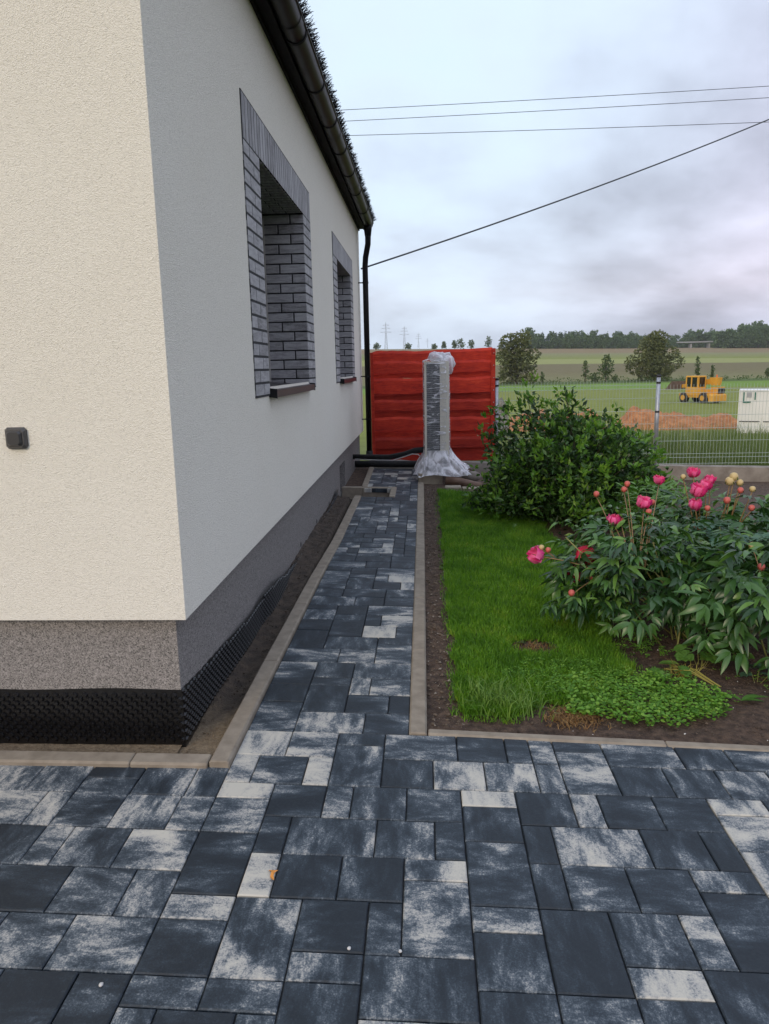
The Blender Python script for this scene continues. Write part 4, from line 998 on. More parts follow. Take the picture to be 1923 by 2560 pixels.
crumbs(2600, lambda x, y: x < lawn_left(y)+.02, .785, .97, .1, 6.3, .003, .014, simple('soil_clods', (.05, .036, .026), (.15, .115, .085), 30, .95), soil_z, 'soil_clods')
crumbs(260, lambda x, y: x < lawn_left(y)+.02, .785, .97, .1, 6.3, .004, .013, M['concrete'], soil_z, 'gravel')
crumbs(2200, lambda x, y: not in_lawn(x, y), .95, 3.3, .03, 2.4, .003, .011, simple('bed_clods', (.04, .028, .02), (.12, .088, .064), 30, .95), soil_z, 'soil_clods')
crumbs(90, lambda x, y: not in_lawn(x, y), .95, 3.3, .03, 2.4, .003, .009, M['pebble'], soil_z, 'gravel')
crumbs(1500, lambda x, y: True, -.225, -.085, -.2, 5.4, .002, .009, M['strip'], strip_z, 'soil_clods')
# the fallen leaf and pebbles on the pavers
def on_pave(px_, py_):
    d_ = RT*(px_-PP[0])/FPX - UP*(py_-PP[1])/FPX + FW; nrm = np.array([-KX, -KY, 1.0]); t_ = -(CAM@nrm)/(d_@nrm); return CAM+d_*t_
q = on_pave(682, 2188)
lf = MB()
lf.add([(q[0]-.016, q[1]+.019, q[2]+.004), (q[0]+.014, q[1]+.021, q[2]+.003), (q[0]+.014, q[1]+.013, q[2]+.007), (q[0]-.014, q[1]+.012, q[2]+.006), (q[0]-.004, q[1]+.006, q[2]+.010), (q[0]-.006, q[1]-.012, q[2]+.004), (q[0]+.004, q[1]-.030, q[2]+.008), (q[0]+.010, q[1]-.026, q[2]+.003), (q[0]+.004, q[1]-.006, q[2]+.005), (q[0]+.006, q[1]+.01, q[2]+.004)],
       [(0, 1, 2, 3), (3, 2, 9, 4), (4, 9, 8, 5), (5, 8, 7, 6)])
tag(lf.build('fallen_leaf', M['orange_leaf'], None), 'curled orange leaf lying on a pale paver', 'leaf')
for (a, b_, r_, lab) in ((873, 2373, .0055, 'tiny pale pebble on the dark square paver in the middle foreground'), (1001, 2380, .005, 'tiny pale pebble caught in the joint left of a two-tone paver'), (253, 2464, .006, 'tiny pale pebble on a near black paver at lower left')):
    q = on_pave(a, b_); mb = MB(); mb.ball((q[0], q[1], q[2]+r_*.5), r_, r_*1.2, r_*.7, 8, 5, lambda d: 1+.2*fbm(d.x*2, d.y*2, d.z*2+a)); tag(mb.build('pebble', M['pebble'], None, True), lab, 'pebble', 'pebbles on the pavement')

# ------------------------------------------------------------------ shrub by the lawn
def leaf_cloud(P, D, L, W, r=rng):
    """one five-point folded leaf per row: position, direction, length, width"""
    n = len(P); D = D/np.linalg.norm(D, axis=1)[:, None]; up_ = r.normal(0, 1, (n, 3)); up_[:, 2] += 1.2
    S = np.cross(D, up_); S /= np.linalg.norm(S, axis=1)[:, None]; U = np.cross(S, D)
    L = L[:, None]; W = W[:, None]
    base = P; tip = P+D*L-U*L*.12; mid = P+D*L*.48-U*W*.22; l_ = P+D*L*.45+S*W*.5; r_ = P+D*L*.45-S*W*.5
    V = np.stack([base, l_, tip, r_, mid], 1).reshape(-1, 3); b5 = np.arange(n)[:, None]*5
    return V, [np.concatenate([b5+[0, 4, 1], b5+[1, 4, 2], b5+[2, 4, 3], b5+[3, 4, 0]])]
sc_ = np.array([2.21, 4.55, garden_z(2.2, 4.5)])
shb = empty('shrub', tuple(sc_), 'big dark green leafy shrub at the end of the lawn', 'shrub')
st = MB()
tips = []
for k in range(260):
    a = random.uniform(0, 2*math.pi); el_ = math.asin(min(1.0, max(-.12, random.uniform(-.12, 1.0))))
    lob = 1+.42*fbm(math.cos(a)*2.0+3, math.sin(a)*1.7, el_*1.6)
    rx, ry, rz = .85*lob, .90*lob, .82*lob
    tipp = Vector((sc_[0]+rx*math.cos(el_)*math.cos(a), sc_[1]+ry*math.cos(el_)*math.sin(a), sc_[2]+.10+rz*max(0, math.sin(el_))*random.uniform(.85, 1.04)+.12))
    basep = Vector((sc_[0]+random.uniform(-.28, .28), sc_[1]+random.uniform(-.28, .28), sc_[2]-.02))
    tipp += Vector((random.uniform(-.05, .05), 0, random.uniform(.10, .20))) if k % 26 == 0 and tipp.z > sc_[2]+.6 else Vector((0, 0, 0)); midp = basep.lerp(tipp, .55) + Vector((0, 0, .10)); tips.append((basep, midp, tipp)); st.tube([basep, midp, tipp], [.010, .006, .0025], 4, False)
st.build('branches', M['twig'], shb)
P = []; D = []; L = []; W = []
n = 19000
ii = rng.integers(0, len(tips), n)
for i in range(n):
    b_, m_, t_ = tips[ii[i]]; s_ = 1-.75*rng.random()**1.3
    p = b_.lerp(m_, s_*2) if s_ < .5 else m_.lerp(t_, s_*2-1)
    off = Vector(rng.normal(0, .055+.05*(1-s_), 3)); p = p+off
    dd = Vector(rng.normal(0, 1, 3)) + (t_-m_).normalized()*.9 + Vector((0, 0, .15))
    if p.z < sc_[2]+.02: p.z = sc_[2]+.03+abs(p.z-sc_[2])*.2
    P.append(p); D.append(dd); L.append(rng.uniform(.050, .085)); W.append(rng.uniform(.028, .045))
V, F = leaf_cloud(np.array(P), np.array(D), np.array(L), np.array(W)); build_np('foliage', V, F, M['shrub'], shb, kind='stuff')
P = []; D = []
for k in range(620):
    b_, m_, t_ = tips[rng.integers(0, len(tips))]; q = t_ + Vector(rng.normal(0, .075, 3)); ax = ((t_-m_).normalized()*.5 + Vector((0, 0, .9)) + Vector(rng.normal(0, .3, 3)))
    for j in range(7): P.append(q + Vector(rng.normal(0, .017, 3))); D.append(Vector(rng.normal(0, .75, 3)) + ax*.7)
V, F = leaf_cloud(np.array(P), np.array(D), rng.uniform(.05, .08, len(P)), rng.uniform(.026, .04, len(P))); build_np('young_leaves', V, F, M['shrub_tip'], shb, kind='stuff')

# ------------------------------------------------------------------ peonies and bed plants
def leaflet(V, F, base, d, up, L, W, droop):
    d = d.normalized(); s_ = d.cross(up).normalized(); u = s_.cross(d); b = len(V); n = 5
    for i in range(n+1):
        t_ = i/n; w_ = W*(math.sin(math.pi*min(1, t_**.85*.97+.03))**.9)*.5; c_ = base + d*L*t_ - u*droop*L*t_*t_
        V += [c_+s_*w_+u*w_*.28, c_, c_-s_*w_+u*w_*.28]
    for i in range(n):
        o = b+i*3; F += [(o, o+1, o+4, o+3), (o+1, o+2, o+5, o+4)]
def compound(seed, mat, L=.092, W=.031, kind='peony'):
    r = random.Random(seed); V = []; F = []
    up = Vector((0, 0, 1)); ax = Vector((1, 0, 0)); pet = .07
    m = MB()
    if kind == 'peony':
        for g_, a in ((0, 0), (1, .95), (-1, -.95)):
            o = ax*pet*(1.0 if g_ == 0 else .72); dv = Vector((math.cos(a), math.sin(a), .12))
            st_ = o + dv*.035
            for k, b_ in ((0, 0), (1, .62), (-1, -.62)):
                a2 = a+b_*r.uniform(.6, 1.25)+r.uniform(-.2, .2); leaflet(V, F, st_, Vector((math.cos(a2), math.sin(a2), r.uniform(-.35, .35))), Vector((r.uniform(-.6, .6), r.uniform(-.6, .6), 1)), L*r.uniform(.65, 1.25), W*r.uniform(.75, 1.1), r.uniform(.15, .75))
    elif kind == 'phlox':
        for k in range(7):
            a = k*2.4; e = .25+.09*k; leaflet(V, F, Vector((0, 0, .012*k)), Vector((math.cos(a), math.sin(a), e)), up, L*r.uniform(.8, 1.1), W, .25)
    else:
        for k in range(5):
            a = (k-2)*.75; leaflet(V, F, ax*.05, Vector((math.cos(a), math.sin(a), .1)), up, L*r.uniform(.85, 1.1), W*1.5, .12)
    m.v = [tuple(v) for v in V]; m.f = F
    if kind != 'phlox': m.tube([(0, 0, 0), tuple(ax*pet*.5+Vector((0, 0, .01))), tuple(ax*pet)], .0022, 4, False)
    return m.mesh('leaf', mat, True)
PEO = [compound(k, M['peony']) for k in range(12)]
def leaves_on(root, n, cen, rad, meshes, smin, smax, sd, name='leaf', inner=.45, zmin=.06):
    r = random.Random(sd); w = wloc(root)
    for k in range(n):
        a = r.uniform(0, 2*math.pi); ce = r.uniform(-.75, 1.0); se = math.sqrt(max(0, 1-ce*ce)); f = r.uniform(inner, 1.0)
        lob = 1+.22*fbm(math.cos(a)*1.6+sd, math.sin(a)*1.6, ce*1.5)
        p = Vector((cen[0]+rad[0]*f*se*math.cos(a)*lob, cen[1]+rad[1]*f*se*math.sin(a)*lob, cen[2]+rad[2]*f*ce*lob))
        if p.z < garden_z(p.x, p.y)+zmin: p.z = garden_z(p.x, p.y)+zmin+r.uniform(0, .06)
        s_ = r.uniform(smin, smax)
        o = link(name, meshes[r.randrange(len(meshes))], root, p-w, (r.uniform(-.5, .5), r.uniform(-.15, .75)-.35*ce, a+r.uniform(-.9, .9))); o.scale = (s_, s_, s_)
def petal_ball(c, r_, ax, openness, mat, seed, name, root, ruffle=.2):
    """flower head: overlapping cupped petals round an axis"""
    rr = random.Random(seed); V = []; F = []; ax = Vector(ax).normalized(); t1 = ax.orthogonal().normalized(); t2 = ax.cross(t1); c = Vector(c)
    for ring, (npt, rad, op) in enumerate(((4, .55, .15), (6, .8, .45), (7, 1.0, 1.0))):
        for k in range(npt):
            a = 2*math.pi*(k+.5*ring)/npt + rr.uniform(-.15, .15); b = len(V); wd = 2.6/npt
            for i in range(5):
                th = (i/4)*(1.55+.55*openness*op); 
                for j in range(4):
                    aa = a+(j/3-.5)*wd*2*math.sin(min(1.57, .25+th)); q = rad*r_*(1+rr.uniform(-ruffle, ruffle))
                    rd = math.sin(math.pi-min(math.pi, th*1.05+.02)) if False else math.sin(min(2.9, th*1.15))
                    V.append(c + (t1*math.cos(aa)+t2*math.sin(aa))*q*rd + ax*(-math.cos(min(2.9, th*1.15)))*q)
            for i in range(4):
                for j in range(3): o = b+i*4+j; F.append((o, o+1, o+5, o+4))
    m = MB(); m.v = [tuple(v) for v in V]; m.f = F; return m.build(name, mat, root, True)
def bud(c, r_, mat, root, seed=0):
    m = MB(); m.ball(c, r_, r_, r_*1.02, 10, 7, lambda d: 1+.06*math.sin(5*math.atan2(d.y, d.x)+3*d.z)); o = m.build('bud', mat, root, True)
    s_ = MB()
    for k in range(4):
        a = k*1.57+.4; cc = Vector(c); d_ = Vector((math.cos(a), math.sin(a), 0))
        s_.add([cc+Vector((0, 0, -r_*1.05)), cc+d_*r_*.9+Vector((-d_.y, d_.x, 0))*r_*.5-Vector((0, 0, r_*.55)), cc+d_*r_*1.12+Vector((0, 0, r_*.1)), cc+d_*r_*.9-Vector((-d_.y, d_.x, 0))*r_*.5-Vector((0, 0, r_*.55))], [(0, 1, 2, 3)])
    s_.build('sepals', M['peony'], o)
def stem(root, p0, p1, mat, r0=.004, bow=.06):
    p0, p1 = Vector(p0), Vector(p1); m_ = p0.lerp(p1, .5) + Vector((0, 0, bow)); MB().tube([p0, p0.lerp(m_, .55)+Vector((0, 0, bow*.2)), m_, m_.lerp(p1, .5)+Vector((0, 0, bow*.15)), p1], [r0*1.2, r0*1.1, r0, r0*.9, r0*.8], 6).build('stem', mat, root, True)
Bz = lambda x, y, Y: Vector(at(1400+.3147*x, 1140+.3147*y, Y))
Cz = lambda x, y, Y: Vector(at(1000+.3008*x, 1100+.3008*y, Y))
def peony(loc, label, group='peonies in the garden bed'):
    return empty('peony_bush', (loc[0], loc[1], garden_z(loc[0], loc[1])), label, 'peony', group)
p1_ = peony((2.13, 1.02), 'left peony bush with pink flowers leaning over the lawn, yellowish bare stems at its foot')
leaves_on(p1_, 270, (2.02, 1.34, .36), (.48, .48, .36), PEO, .66, 1.08, 1, inner=.25)
leaves_on(p1_, 40, (1.74, 1.22, .20), (.20, .25, .15), PEO, .5, .8, 2, zmin=.04)
b1 = Vector(p1_.location)
for k in range(13):
    e = Vector((b1.x+random.uniform(-.10, .34), b1.y+random.uniform(-.02, .3), b1.z)); tpt = Vector((1.97+random.uniform(-.42, .42), 1.3+random.uniform(-.3, .3), .42+random.uniform(-.1, .2)))
    stem(p1_, e, tpt, M['green_stem'], .0045, .03)
fl = [(790, 180, 1.9, .036, 'pink', .3), (670, 360, 1.65, .045, 'pink', .4), (430, 502, 1.5, .040, 'pink', .8), (205, 795, 1.35, .058, 'crimson', 1.0), (125, 930, 1.35, .05, 'crimson', 1.2)]
for k, (x, y, Y, r_, mt_, op) in enumerate(fl):
    c = Bz(x, y, Y); petal_ball(c, r_, (random.uniform(-.3, .3), -.25, 1 if mt_ == 'pink' else -.3), op, M[mt_], k, 'flower', p1_); stem(p1_, (1.98+.2*(c.x-1.95), 1.3, .35), c-Vector((0, 0, r_*.8)), M['stem'], .0035, .02)
c = Cz(1122, 952, 1.25); petal_ball(c, .050, (-.7, -.3, .35), .35, M['pink'], 77, 'flower', p1_)
stem(p1_, Bz(480, 1010, 1.2), c+Vector((.03, 0, -.012)), M['stem'], .0035, .03)
for (x, y, Y) in ((1177, 893, 1.25), (1232, 914, 1.25)):
    c2 = Cz(x, y, Y); bud(c2, .016, M['bud'] if x > 1200 else M['cream_bud'], p1_); stem(p1_, Cz(1290, 985, 1.25), c2-Vector((0, 0, .012)), M['stem'], .002, .005)
for (x, y, Y, mt_) in ((290, 302, 1.7, 'bud'), (535, 222, 1.8, 'bud'), (510, 266, 1.78, 'bud'), (735, 368, 1.8, 'bud'), (705, 443, 1.6, 'bud'), (92, 1088, 1.05, 'bud'), (480, 505, 1.5, 'bud'), (252, 958, 1.3, 'bud')):
    c = Bz(x, y, Y); bud(c, .019, M[mt_], p1_); stem(p1_, (1.95+.35*(c.x-1.95), 1.3, min(.4, c.z)), c-Vector((0, 0, .015)), M['stem'], .003, .03)
p2_ = peony((2.58, .98), 'right peony bush with large glossy leaves and closed buds at the picture edge')
leaves_on(p2_, 210, (2.60, 1.0, .31), (.47, .42, .36), PEO, .8, 1.25, 5, inner=.25)
for k in range(10): stem(p2_, (2.5+random.uniform(-.12, .2), .98+random.uniform(-.1, .15), p2_.location.z), (2.62+random.uniform(-.35, .35), 1.02+random.uniform(-.3, .3), .35), M['green_stem'], .0045, .03)
for (x, y, Y, mt_) in ((1530, 712, 1.1, 'cream_bud'), (1600, 882, 1.0, 'bud'), (1638, 1230, .8, 'bud')):
    c = Bz(x, y, Y); bud(c, .02, M[mt_], p2_); stem(p2_, (2.6, 1.02, .3), c-Vector((0, 0, .015)), M['stem'], .003, .03)
p3_ = peony((2.78, 2.1), 'rear peony bush carrying the tallest pink blooms and cream buds')
leaves_on(p3_, 260, (2.74, 2.0, .32), (.64, .46, .36), PEO, .68, 1.1, 9, inner=.25)
for (x, y, Y, r_, mt_, op) in ((1060, 122, 2.0, .040, 'pink', .3), (1195, 180, 2.1, .036, 'pink', .3), (1105, 262, 1.9, .052, 'pink', .5), (1162, 225, 2.0, .040, 'pink', .7), (1078, 380, 1.85, .040, 'pink', .9)):
    c = Bz(x, y, Y); petal_ball(c, r_, (random.uniform(-.3, .3), -.3, 1), op, M[mt_], int(x), 'flower', p3_); stem(p3_, (2.65+.3*(c.x-2.65), 2.0, .3), c-Vector((0, 0, r_*.8)), M['stem'], .0045, .03)
for (x, y, Y, r_, mt_) in ((1382, 165, 1.9, .028, 'cream_bud'), (1350, 200, 1.9, .029, 'cream_bud'), (1430, 212, 1.9, .022, 'cream_bud'), (1435, 273, 1.8, .02, 'bud'), (1530, 263, 1.9, .02, 'cream_bud'), (1328, 352, 1.7, .022, 'bud'), (1524, 412, 1.7, .02, 'bud'), (980, 165, 2.0, .018, 'cream_bud'), (1172, 415, 1.7, .018, 'bud')):
    c = Bz(x, y, Y); bud(c, r_, M[mt_], p3_); stem(p3_, (2.7+.5*(c.x-2.7), 1.95, .3), c-Vector((0, 0, r_*.8)), M['stem'], .004, .02)
for k in range(8): stem(p3_, (2.75+random.uniform(-.3, .3), 2.1, p3_.location.z), (2.72+random.uniform(-.5, .5), 2.05+random.uniform(-.3, .3), .35), M['green_stem'], .004, .03)
PHX = [compound(40+k, M['bright_leaf'], .075, .024, 'phlox') for k in range(3)]
def clump(name, loc, label, cat, meshes, n, spread, h0, h1, smin, smax, sd, stemmat='green_stem', group=None):
    root = empty(name, (loc[0], loc[1], garden_z(*loc)), label, cat, group); r = random.Random(sd); w = wloc(root)
    for k in range(n):
        a = r.uniform(0, 6.28); q = spread*math.sqrt(r.random()); p = Vector((loc[0]+q*math.cos(a), loc[1]+q*math.sin(a), garden_z(*loc)+r.uniform(h0, h1))); s_ = r.uniform(smin, smax)
        o = link('leaf', meshes[r.randrange(len(meshes))], root, p-w, (r.uniform(-.25, .25), r.uniform(-.1, .3), a)); o.scale = (s_, s_, s_)
        if k % 2 == 0: MB().tube([(loc[0]+q*.35*math.cos(a), loc[1]+q*.35*math.sin(a), w.z-.005), tuple(p)], .002, 4, False).build('stem', M[stemmat], root)
    return root
clump('phlox', (2.62, 2.75), 'bright green clump of upright pointed leaves behind the peonies', 'plant', PHX, 90, .34, .30, .62, .9, 1.4, 3)
clump('phlox', (3.35, 2.5), 'yellow green clump of leaves behind the right peony flowers', 'plant', PHX, 70, .45, .2, .5, .9, 1.4, 4)
TEA = [compound(60+k, M['teal_leaf'], .06, .034, 'lobed') for k in range(3)]
clump('columbine', (2.72, 1.55), 'blue green leafy plant standing between the two right peonies', 'plant', TEA, 60, .26, .25, .62, .9, 1.6, 6)
LOB = [compound(70+k, M['bright_leaf'], .050, .036, 'lobed') for k in range(3)]
clump('young_columbine', (2.24, .88), 'small plant with rounded light green leaves at the foot of the peony stems', 'plant', LOB, 12, .07, .07, .12, .9, 1.2, 7)
clump('young_columbine', (2.36, .86), 'small rounded yellow green plant right of the bare peony stems', 'plant', LOB, 12, .06, .06, .13, .9, 1.2, 8)
clump('young_columbine', (2.03, .70), 'single small light green seedling at the left of the yellow straw', 'plant', LOB, 6, .045, .03, .05, .8, 1.0, 9)
clump('young_columbine', (2.46, .70), 'dark green seedling low on the bed under the right peony', 'plant', TEA, 9, .07, .03, .08, .6, .8, 10)
# dry yellow stalks and the limp weed at the bed corner
ds = empty('dry_stalks', (2.10, .72, garden_z(2.1, .72)), 'bundle of yellow dry stalks lying on the bed soil', 'straw')
V, F = blades(70, lambda r: r.normal(2.10, .04), lambda r: r.normal(.74, .03), .03, .10, .0022, 2.2, lambda x, y: garden_z(x, y)+.004, lambda x, y: True)
build_np('straw', V, F, M['yellow_straw'], ds, kind='stuff')
m = MB()
for k in range(6): a_, b_ = random.uniform(-.03, .03), random.uniform(-.03, .03); m.tube([(2.04+a_, .79+b_, garden_z(2.1, .75)+.03), (2.13+a_*.5, .69+b_*.6, garden_z(2.1, .7)+.03+abs(a_)), (2.23+b_*.4, .585+a_*.4, garden_z(2.2, .6)+.012)], .0022, 5)
m.build('stalk', M['yellow_straw'], ds)
wd = empty('limp_weed', (2.35, .47, garden_z(2.35, .47)), 'limp pale weed with long leaves flopped on the soil right of the clover', 'plant')
m = MB(); Vv = []; Ff = []
for (a, L_) in ((.25, .15), (.55, .12), (-.1, .10), (2.2, .09)): leaflet(Vv, Ff, Vector((2.27, .43, garden_z(2.3, .45)+.02)), Vector((math.cos(a), math.sin(a), .25)), Vector((0, 0, 1)), L_, .026, .25)
m.v = [tuple(v) for v in Vv]; m.f = Ff; m.build('leaf', M['bright_leaf'], wd, True)
yfl = empty('yellow_flower', tuple(Bz(385, 1010, 1.3)), 'tiny yellow flowers low among the left peony leaves', 'flower')
for (x, y) in ((385, 942), (432, 970), (340, 988), (312, 992)): MB().ball(Bz(x, y, 1.22), .008, .008, .006, 8, 5).build('flower_head', M['yellow_petal'], yfl, True)

# ------------------------------------------------------------------ meadow behind the fence
def weed_ok(x, y): return fbm(x*.6, y*.6) > -.35
V, F = blades(9000, lambda r: r.uniform(.2, 9.5), lambda r: 9.25+7*r.random()**1.6, .35, .85, .0045, .55, field_z, weed_ok)
build_np('tall_grass', V, F, M['weed'], kind='stuff')
V, F = blades(9000, lambda r: r.uniform(1, 24), lambda r: 15+24*r.random(), .25, .6, .010, .5, field_z, lambda x, y: x < y*.75 and x > y*.02)
build_np('tall_grass', V, F, M['weed'], kind='stuff')
V, F = blades(3000, lambda r: r.uniform(4.2, 9.5), lambda r: r.uniform(9.6, 13.5), .7, 1.25, .006, .45, field_z, lambda x, y: fbm(x*.9+4, y*.7) > -.15)
build_np('tall_grass', V, F, M['weed'], kind='stuff')
V, F = blades(2600, lambda r: r.uniform(-1.6, 2.2), lambda r: r.uniform(9.2, 12), .2, .5, .004, .5, field_z, lambda x, y: True)
build_np('tall_grass', V, F, M['grass'], kind='stuff')
def heap(name, x0, x1, yc, half, h, mat, label, cat, sd):
    V = []; F = []; nx, ny = 70, 14
    for j in range(ny+1):
        for i in range(nx+1):
            x = x0+(x1-x0)*i/nx; v_ = j/ny*2-1; y = yc+half*v_
            e = math.sin(math.pi*min(1, i/nx*6)/2)*math.sin(math.pi*min(1, (1-i/nx)*6)/2)
            prof = max(0, 1-abs(v_)**1.6)*e*(1+.55*fbm(x*.45+sd, y*.3)+.25*fbm(x*1.6+sd, y*.9)) ; V.append((x, y, field_z(x, y)-.12+h*prof+.10*fbm(x*2, y*2, sd)*e))
    for j in range(ny):
        for i in range(nx): F.append((j*(nx+1)+i, j*(nx+1)+i+1, (j+1)*(nx+1)+i+1, (j+1)*(nx+1)+i))
    tag(build_np(name, np.array(V), np.array(F), mat, None, True), label, cat)
heap('dirt_heap', at(1530, 1050, 46)[0], at(1860, 1050, 46)[0], 46, 2.6, 1.0, M['heap'], 'long orange-brown heap of dug soil in front of the yellow digger', 'dirt heap', 1.0)
heap('dirt_heap', at(1262, 1030, 46)[0], at(1530, 1045, 46)[0]-.3, 46.5, 2.4, 1.15, M['heap'], 'left orange-brown soil heap showing beyond the shrub and fence post', 'dirt heap', 5.0)
heap('rubble_heap', at(1243, 1010, 40)[0], at(1272, 1010, 40)[0], 40, 1.2, 1.9, M['heap_grey'], 'grey rubble heap right behind the end of the red fence', 'rubble', 9.0)
# white site container
cl = at(1847, 1000, 41); ct = empty('site_container', (cl[0]+3, 42.2, -2.65), 'white steel site container with green print behind the mesh fence', 'container')
cx0, cz0, cz1 = cl[0], -2.62, -.13
m = MB(); m.box(cx0+.05, cx0+6, 41.04, 43.4, cz0+.10, cz1-.06)
for k in range(20): m.box(cx0+.16+k*.29, cx0+.30+k*.29, 41.015, 41.041, cz0+.16, cz1-.12)
m.build('body', M['white_paint'], ct)
m = MB(); m.box(cx0, cx0+6.05, 41.0, 43.45, cz1-.06, cz1); m.box(cx0, cx0+6.05, 41.0, 43.45, cz0, cz0+.10)
for x in (cx0, cx0+5.9): m.box(x, x+.13, 41.0, 41.13, cz0+.1, cz1-.06)
m.build('frame', M['white_paint'], ct)
m = MB(); yb3 = 41.0
m.box(cx0+.21, cx0+.29, yb3-.012, yb3+.016, cz1-.72, cz1-.12); m.box(cx0+.29, cx0+.62, yb3-.012, yb3+.016, cz1-.72, cz1-.64); m.box(cx0+.80, cx0+.87, yb3-.012, yb3+.016, cz1-.55, cz1-.12)
m.build('green_sign', M['green_paint'], ct)
m = MB(); 
for k in range(4): m.box(cx0+.40, cx0+.66, yb3-.012, yb3+.014, cz1-.18-.075*k, cz1-.13-.075*k)
m.build('grey_print', M['grey_print'], ct)
m = MB(); m.box(cx0+.10, cx0+1.15, yb3-.004, yb3+.014, cz1-1.80, cz1-1.75); m.box(cx0+1.32, cx0+3.2, yb3-.004, yb3+.014, cz1-1.80, cz1-1.75); m.build('groove', M['black'], ct)
for ch_ in ct.children:
    Rc = Matrix.Translation(Vector((cx0, 41, 0))-ct.location) @ Matrix.Rotation(R(-23), 4, 'Z') @ Matrix.Translation(ct.location-Vector((cx0, 41, 0)))
    ch_.data.transform(Rc)
# yellow telehandler
DX, DYd = at(1752, 1004, 76)[0], 76.0
dg = empty('telehandler', (DX, DYd, field_z(DX, DYd)), 'muddy yellow wheel loader with raised boom and bucket standing in the field', 'digger')
dz0 = field_z(DX, DYd); ang = R(28)
def DT(m_):
    ca, sa = math.cos(ang), math.sin(ang); m_.v = [(DX+x*ca-y*sa, DYd+x*sa+y*ca, dz0+z) for (x, y, z) in m_.v]; return m_
# local frame: +y forward (away and to the left), x to the right of the machine
m = MB(); m.box(-.95, .95, -1.9, 2.0, .55, .95); m.box(-.95, .95, -1.2, -.2, .95, 1.35); DT(m).build('chassis', M['yellow'], dg)
m = MB(); m.tube([(-1.0, -2.05, .48), (-1.0, -2.05, .50)], .01, 4); m = MB(); m.bbox(-1.05, 1.05, -2.35, -1.75, .22, .92, .12); DT(m).build('counterweight', M['yellow'], dg)
m = MB(); m.box(.0, .98, -2.05, -1.2, .95, 1.62); DT(m).build('engine_cover', M['yellow'], dg)
m = MB(); m.box(.03, .95, -2.08, -2.049, .98, 1.50)
for k in range(5): m.box(.05, .93, -2.10, -2.08, 1.02+k*.09, 1.05+k*.09)
DT(m).build('grille', M['black'], dg)
cab = MB(); cab.box(-1.02, .05, -.47, 1.12, .75, 1.62)
for (x, y) in ((-1.0, -.45), (-.03, -.45), (-1.0, 1.02), (-.03, 1.02), (-1.0, .35)): cab.box(x-.005, x+.15, y-.005, y+.15, 1.45, 2.62)
cab.bbox(-1.04, .10, -.5, 1.16, 2.60, 2.74, .05)
co = DT(cab).build('cab', M['yellow'], dg)
m = MB(); m.box(-.97, .02, -.42, -.40, 1.47, 2.60); m.box(-.985, -.97, -.35, .36, 1.47, 2.60); m.box(-.985, -.97, .45, 1.02, 1.47, 2.60); m.box(-.97, .0, 1.05, 1.07, 1.47, 2.60); DT(m).build('pane', M['glass'], co)
m = MB(); m.hexa([(.25, -1.75, 1.75), (.75, -1.75, 1.75), (.75, -.95, 1.75), (.25, -.95, 1.75), (.2, -1.85, 2.55), (.8, -1.85, 2.55), (.8, -.8, 2.55), (.2, -.8, 2.55)])
m.hexa([(.30, -.9, 1.9), (.70, -.9, 1.9), (.70, 2.9, 1.45), (.30, 2.9, 1.45), (.30, -.9, 2.45), (.70, -.9, 2.45), (.70, 2.9, 1.80), (.30, 2.9, 1.80)])
DT(m).build('boom', M['yellow'], dg)
m = MB(); m.add([(-1.1, 3.0, 1.35), (1.1, 3.0, 1.35), (1.1, 3.0, 2.15), (-1.1, 3.0, 2.15), (-1.1, 3.85, 1.30), (1.1, 3.85, 1.30)], [(0, 1, 2, 3), (0, 4, 5, 1), (0, 3, 4), (1, 5, 2)])
m.box(-1.12, 1.12, 2.93, 3.0, 1.33, 2.17); DT(m).build('bucket', M['mud_steel'], dg)
for (x, y, s_) in ((-.92, 1.35, -1), (.92, 1.35, 1), (-.92, -1.15, -1), (.92, -1.15, 1)):
    m = MB(); m.tube([(x-s_*.22, y, .52), (x-s_*.18, y, .52), (x+s_*.14, y, .52), (x+s_*.2, y, .52)], [.45, .54, .54, .46], 20); wo2 = DT(m).build('wheel', M['tyre'], dg, True)
    m = MB(); m.cyl((x+s_*.17, y, .52), (x+s_*.215, y, .52), .27, 14); DT(m).build('rim', M['yellow'], wo2)
m = MB(); m.cyl((.5, -1.4, 2.55), (.5, -1.4, 2.82), .06, 8); DT(m).build('beacon', M['beacon'], dg)
m = MB(); m.tube([(.95, -1.6, 1.1), (1.3, -1.7, 1.2), (1.45, -1.7, 1.25)], .04, 6); DT(m).build('mirror_arm', M['black'], dg)

